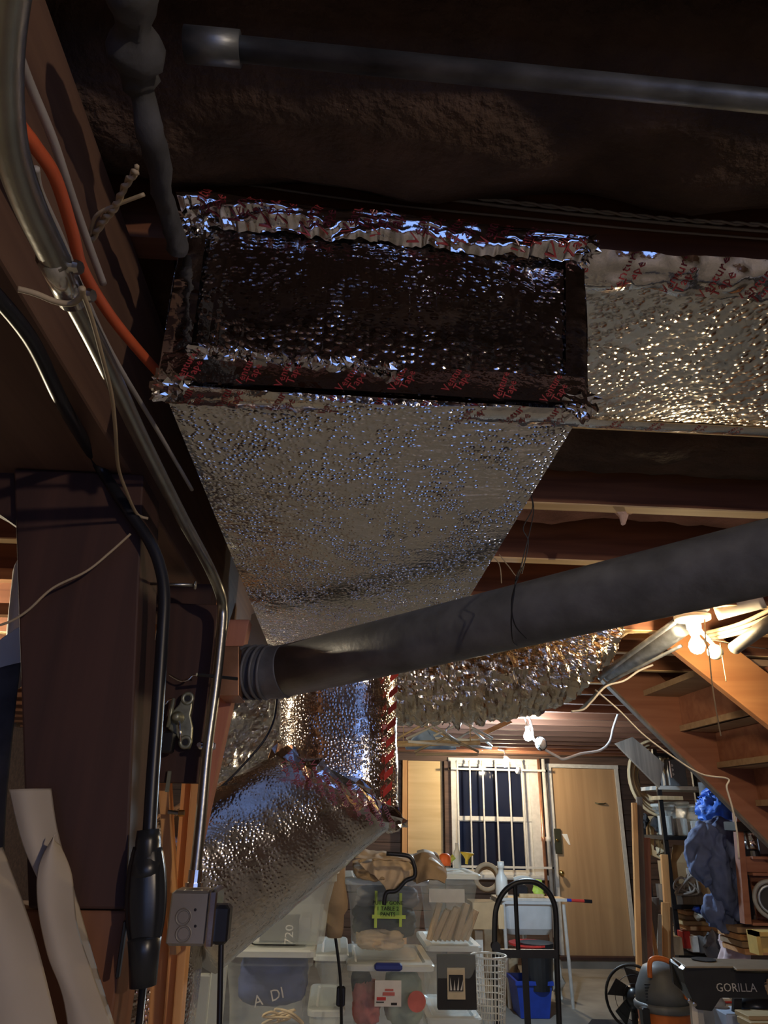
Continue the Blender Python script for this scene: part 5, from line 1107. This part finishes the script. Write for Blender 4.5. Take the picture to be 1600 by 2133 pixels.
cloth_tube('pink_cloth', [P(1530, 1940, Y=4.75), P(1530, 1970, Y=4.75), P(1528, 2010, Y=4.75)], [.06, .075, .085], 'pink_cloth', 'pale pink cloth hanging out below the blue jacket', 'cloth', seed=11, amp=.02, freq=10)
# shelf under the stair at the right edge
YR = 4.2
us = thing('stair_shelf', 'brown wooden shelf built under the stair at the right edge', 'shelf', P(1560, 1950, Y=YR))
obj('side_post', MB().prism(PP([(1534, 1690), (1546, 1700), (1566, 1925), (1552, 1925)], Y=YR), (0, .05, 0)), 'stair_wood', us)
obj('back_panel', MB().box((P(1566, 1800, Y=YR+.1).x, YR+.135, P(1600, 1925, Y=YR).z), (5.4, YR+.15, P(1600, 1700, Y=YR).z)), 'stair_wood', us)
for yp in (1784, 1818, 1922): obj('shelf_board', MB().box((P(1568, yp, Y=YR).x, YR, P(1575, yp+6, Y=YR).z), (P(1548, yp, Y=YR).x+1.2, YR+.13, P(1575, yp, Y=YR).z)), 'stair_wood', us)
obj('apron', MB().box((P(1556, 1800, Y=YR).x, YR+.03, P(1575, 1817, Y=YR).z), (P(1556, 1800, Y=YR).x+1.2, YR+.05, P(1575, 1785, Y=YR).z)), 'stair_wood', us)
p = P(1569, 1784, Y=YR+.06); ln = thing('lantern', 'silver camping lantern with black base on the stair shelf', 'lantern', p)
obj('base', MB().lathe(p, (0, 0, 1), [(0, .04), (.03, .036)], 20), 'black_rubber', ln); obj('globe', MB().lathe(p+Vector((0, 0, .03)), (0, 0, 1), [(0, .032), (.045, .036), (.05, .03), (.055, .036), (.12, .036), (.125, .02)], 20), 'steel_bright', ln, smooth=True)
tag(obj('grey_case', bpx(1583, 1745, 1640, 1783, YR+.06, .15, .01), 'grey_cloth'), 'grey case on the stair shelf right of the lantern', 'case')
tag(obj('black_tool_tray', bpx(1536, 1712, 1580, 1732, YR-.02, .15, .004), 'black_metal'), 'black tray under the stair above the lantern', 'tray')
p = P(1609, 1874, Y=YR-.05); sp_ = thing('round_mirror', 'round grey framed dial with blue rim at the right edge', 'dial', p)
obj('outer_ring', MB().torus(p, (-.3, -1, 0), .088, .011, 36, 8), 'grey_plastic', sp_, smooth=True); obj('inner_ring', MB().torus(p, (-.3, -1, 0), .066, .009, 36, 8), 'galv', sp_, smooth=True); obj('face', MB().lathe(p, (-.3, -1, 0), [(-.03, .066), (-.01, .062)], 30), 'dark_cloth', sp_)
yc_ = bpx(1586, 1944, 1650, 1995, 4.0, .2)
t = thing('yellow_crate', 'yellow wooden box frame above the black work stand', 'crate', P(1600, 1995, Y=4.0))
A = P(1582, 1990, Y=4.0); B = P(1640, 1942, Y=4.0)
obj('side', MB().box((A.x, 4.0, A.z), (A.x+.02, 4.08, B.z)), 'yellow_wood', t); obj('top', MB().box((A.x, 4.0, B.z-.02), (B.x, 4.08, B.z)), 'yellow_wood', t); obj('back', MB().box((A.x, 4.08, A.z), (B.x, 4.09, B.z)), 'yellow_wood', t)
for k in range(4):
    z0 = P(1570, 1990-15*k, Y=4.35).z
    tag(obj('stacked_board', MB().box((P(1552-3*k, 1980, Y=4.35).x, 4.35, z0), (P(1552, 1980, Y=4.35).x+.8, 4.6, z0+.03), .003), ('fir_x', 'tread_wood')[k % 2]), ['lowest', 'second lowest', 'second highest', 'highest'][k]+' board stacked behind the yellow crate', 'board')
# under the work stand
t = thing('white_carton', 'white carton with red stripe below the work stand', 'box', P(1515, 2130, Y=3.9))
obj('carton', bpx(1505, 2080, 1530, 2180, 3.9, .2, .003), 'paper', t); obj('stripe', bpx(1505, 2086, 1530, 2090, 3.895, .005), 'red', t)
tag(obj('blue_papers', bpx(1515, 2112, 1565, 2150, 3.72, .15, .004), plain('paper_blue', (.55, .65, .85), .7)), 'pale blue papers under the work stand lettering', 'papers')
tag(obj('grey_tub', MB().lathe(P(1490, 2150, Y=3.9), (0, 0, 1), [(0, .06), (.12, .065), (.16, .04)], 18), 'grey_plastic', smooth=True), 'grey jug between the pale leg and the white carton', 'jug')
tag(obj('black_helmet', MB().sphere(P(1572, 2092, Y=3.8), .075, 20, 12, 1.2, 1, .6), 'black_plastic', smooth=True), 'black rounded shell under the right end of the work stand', 'shell')
for k in range(2): tag(obj('wood_block', bpx(1560+6*k, 2117+14*k, 1640, 2128+18*k, 3.6-.05*k, .12, .002), 'ply'), ('upper', 'lower')[k]+' pale wood block in the bottom right corner', 'block')
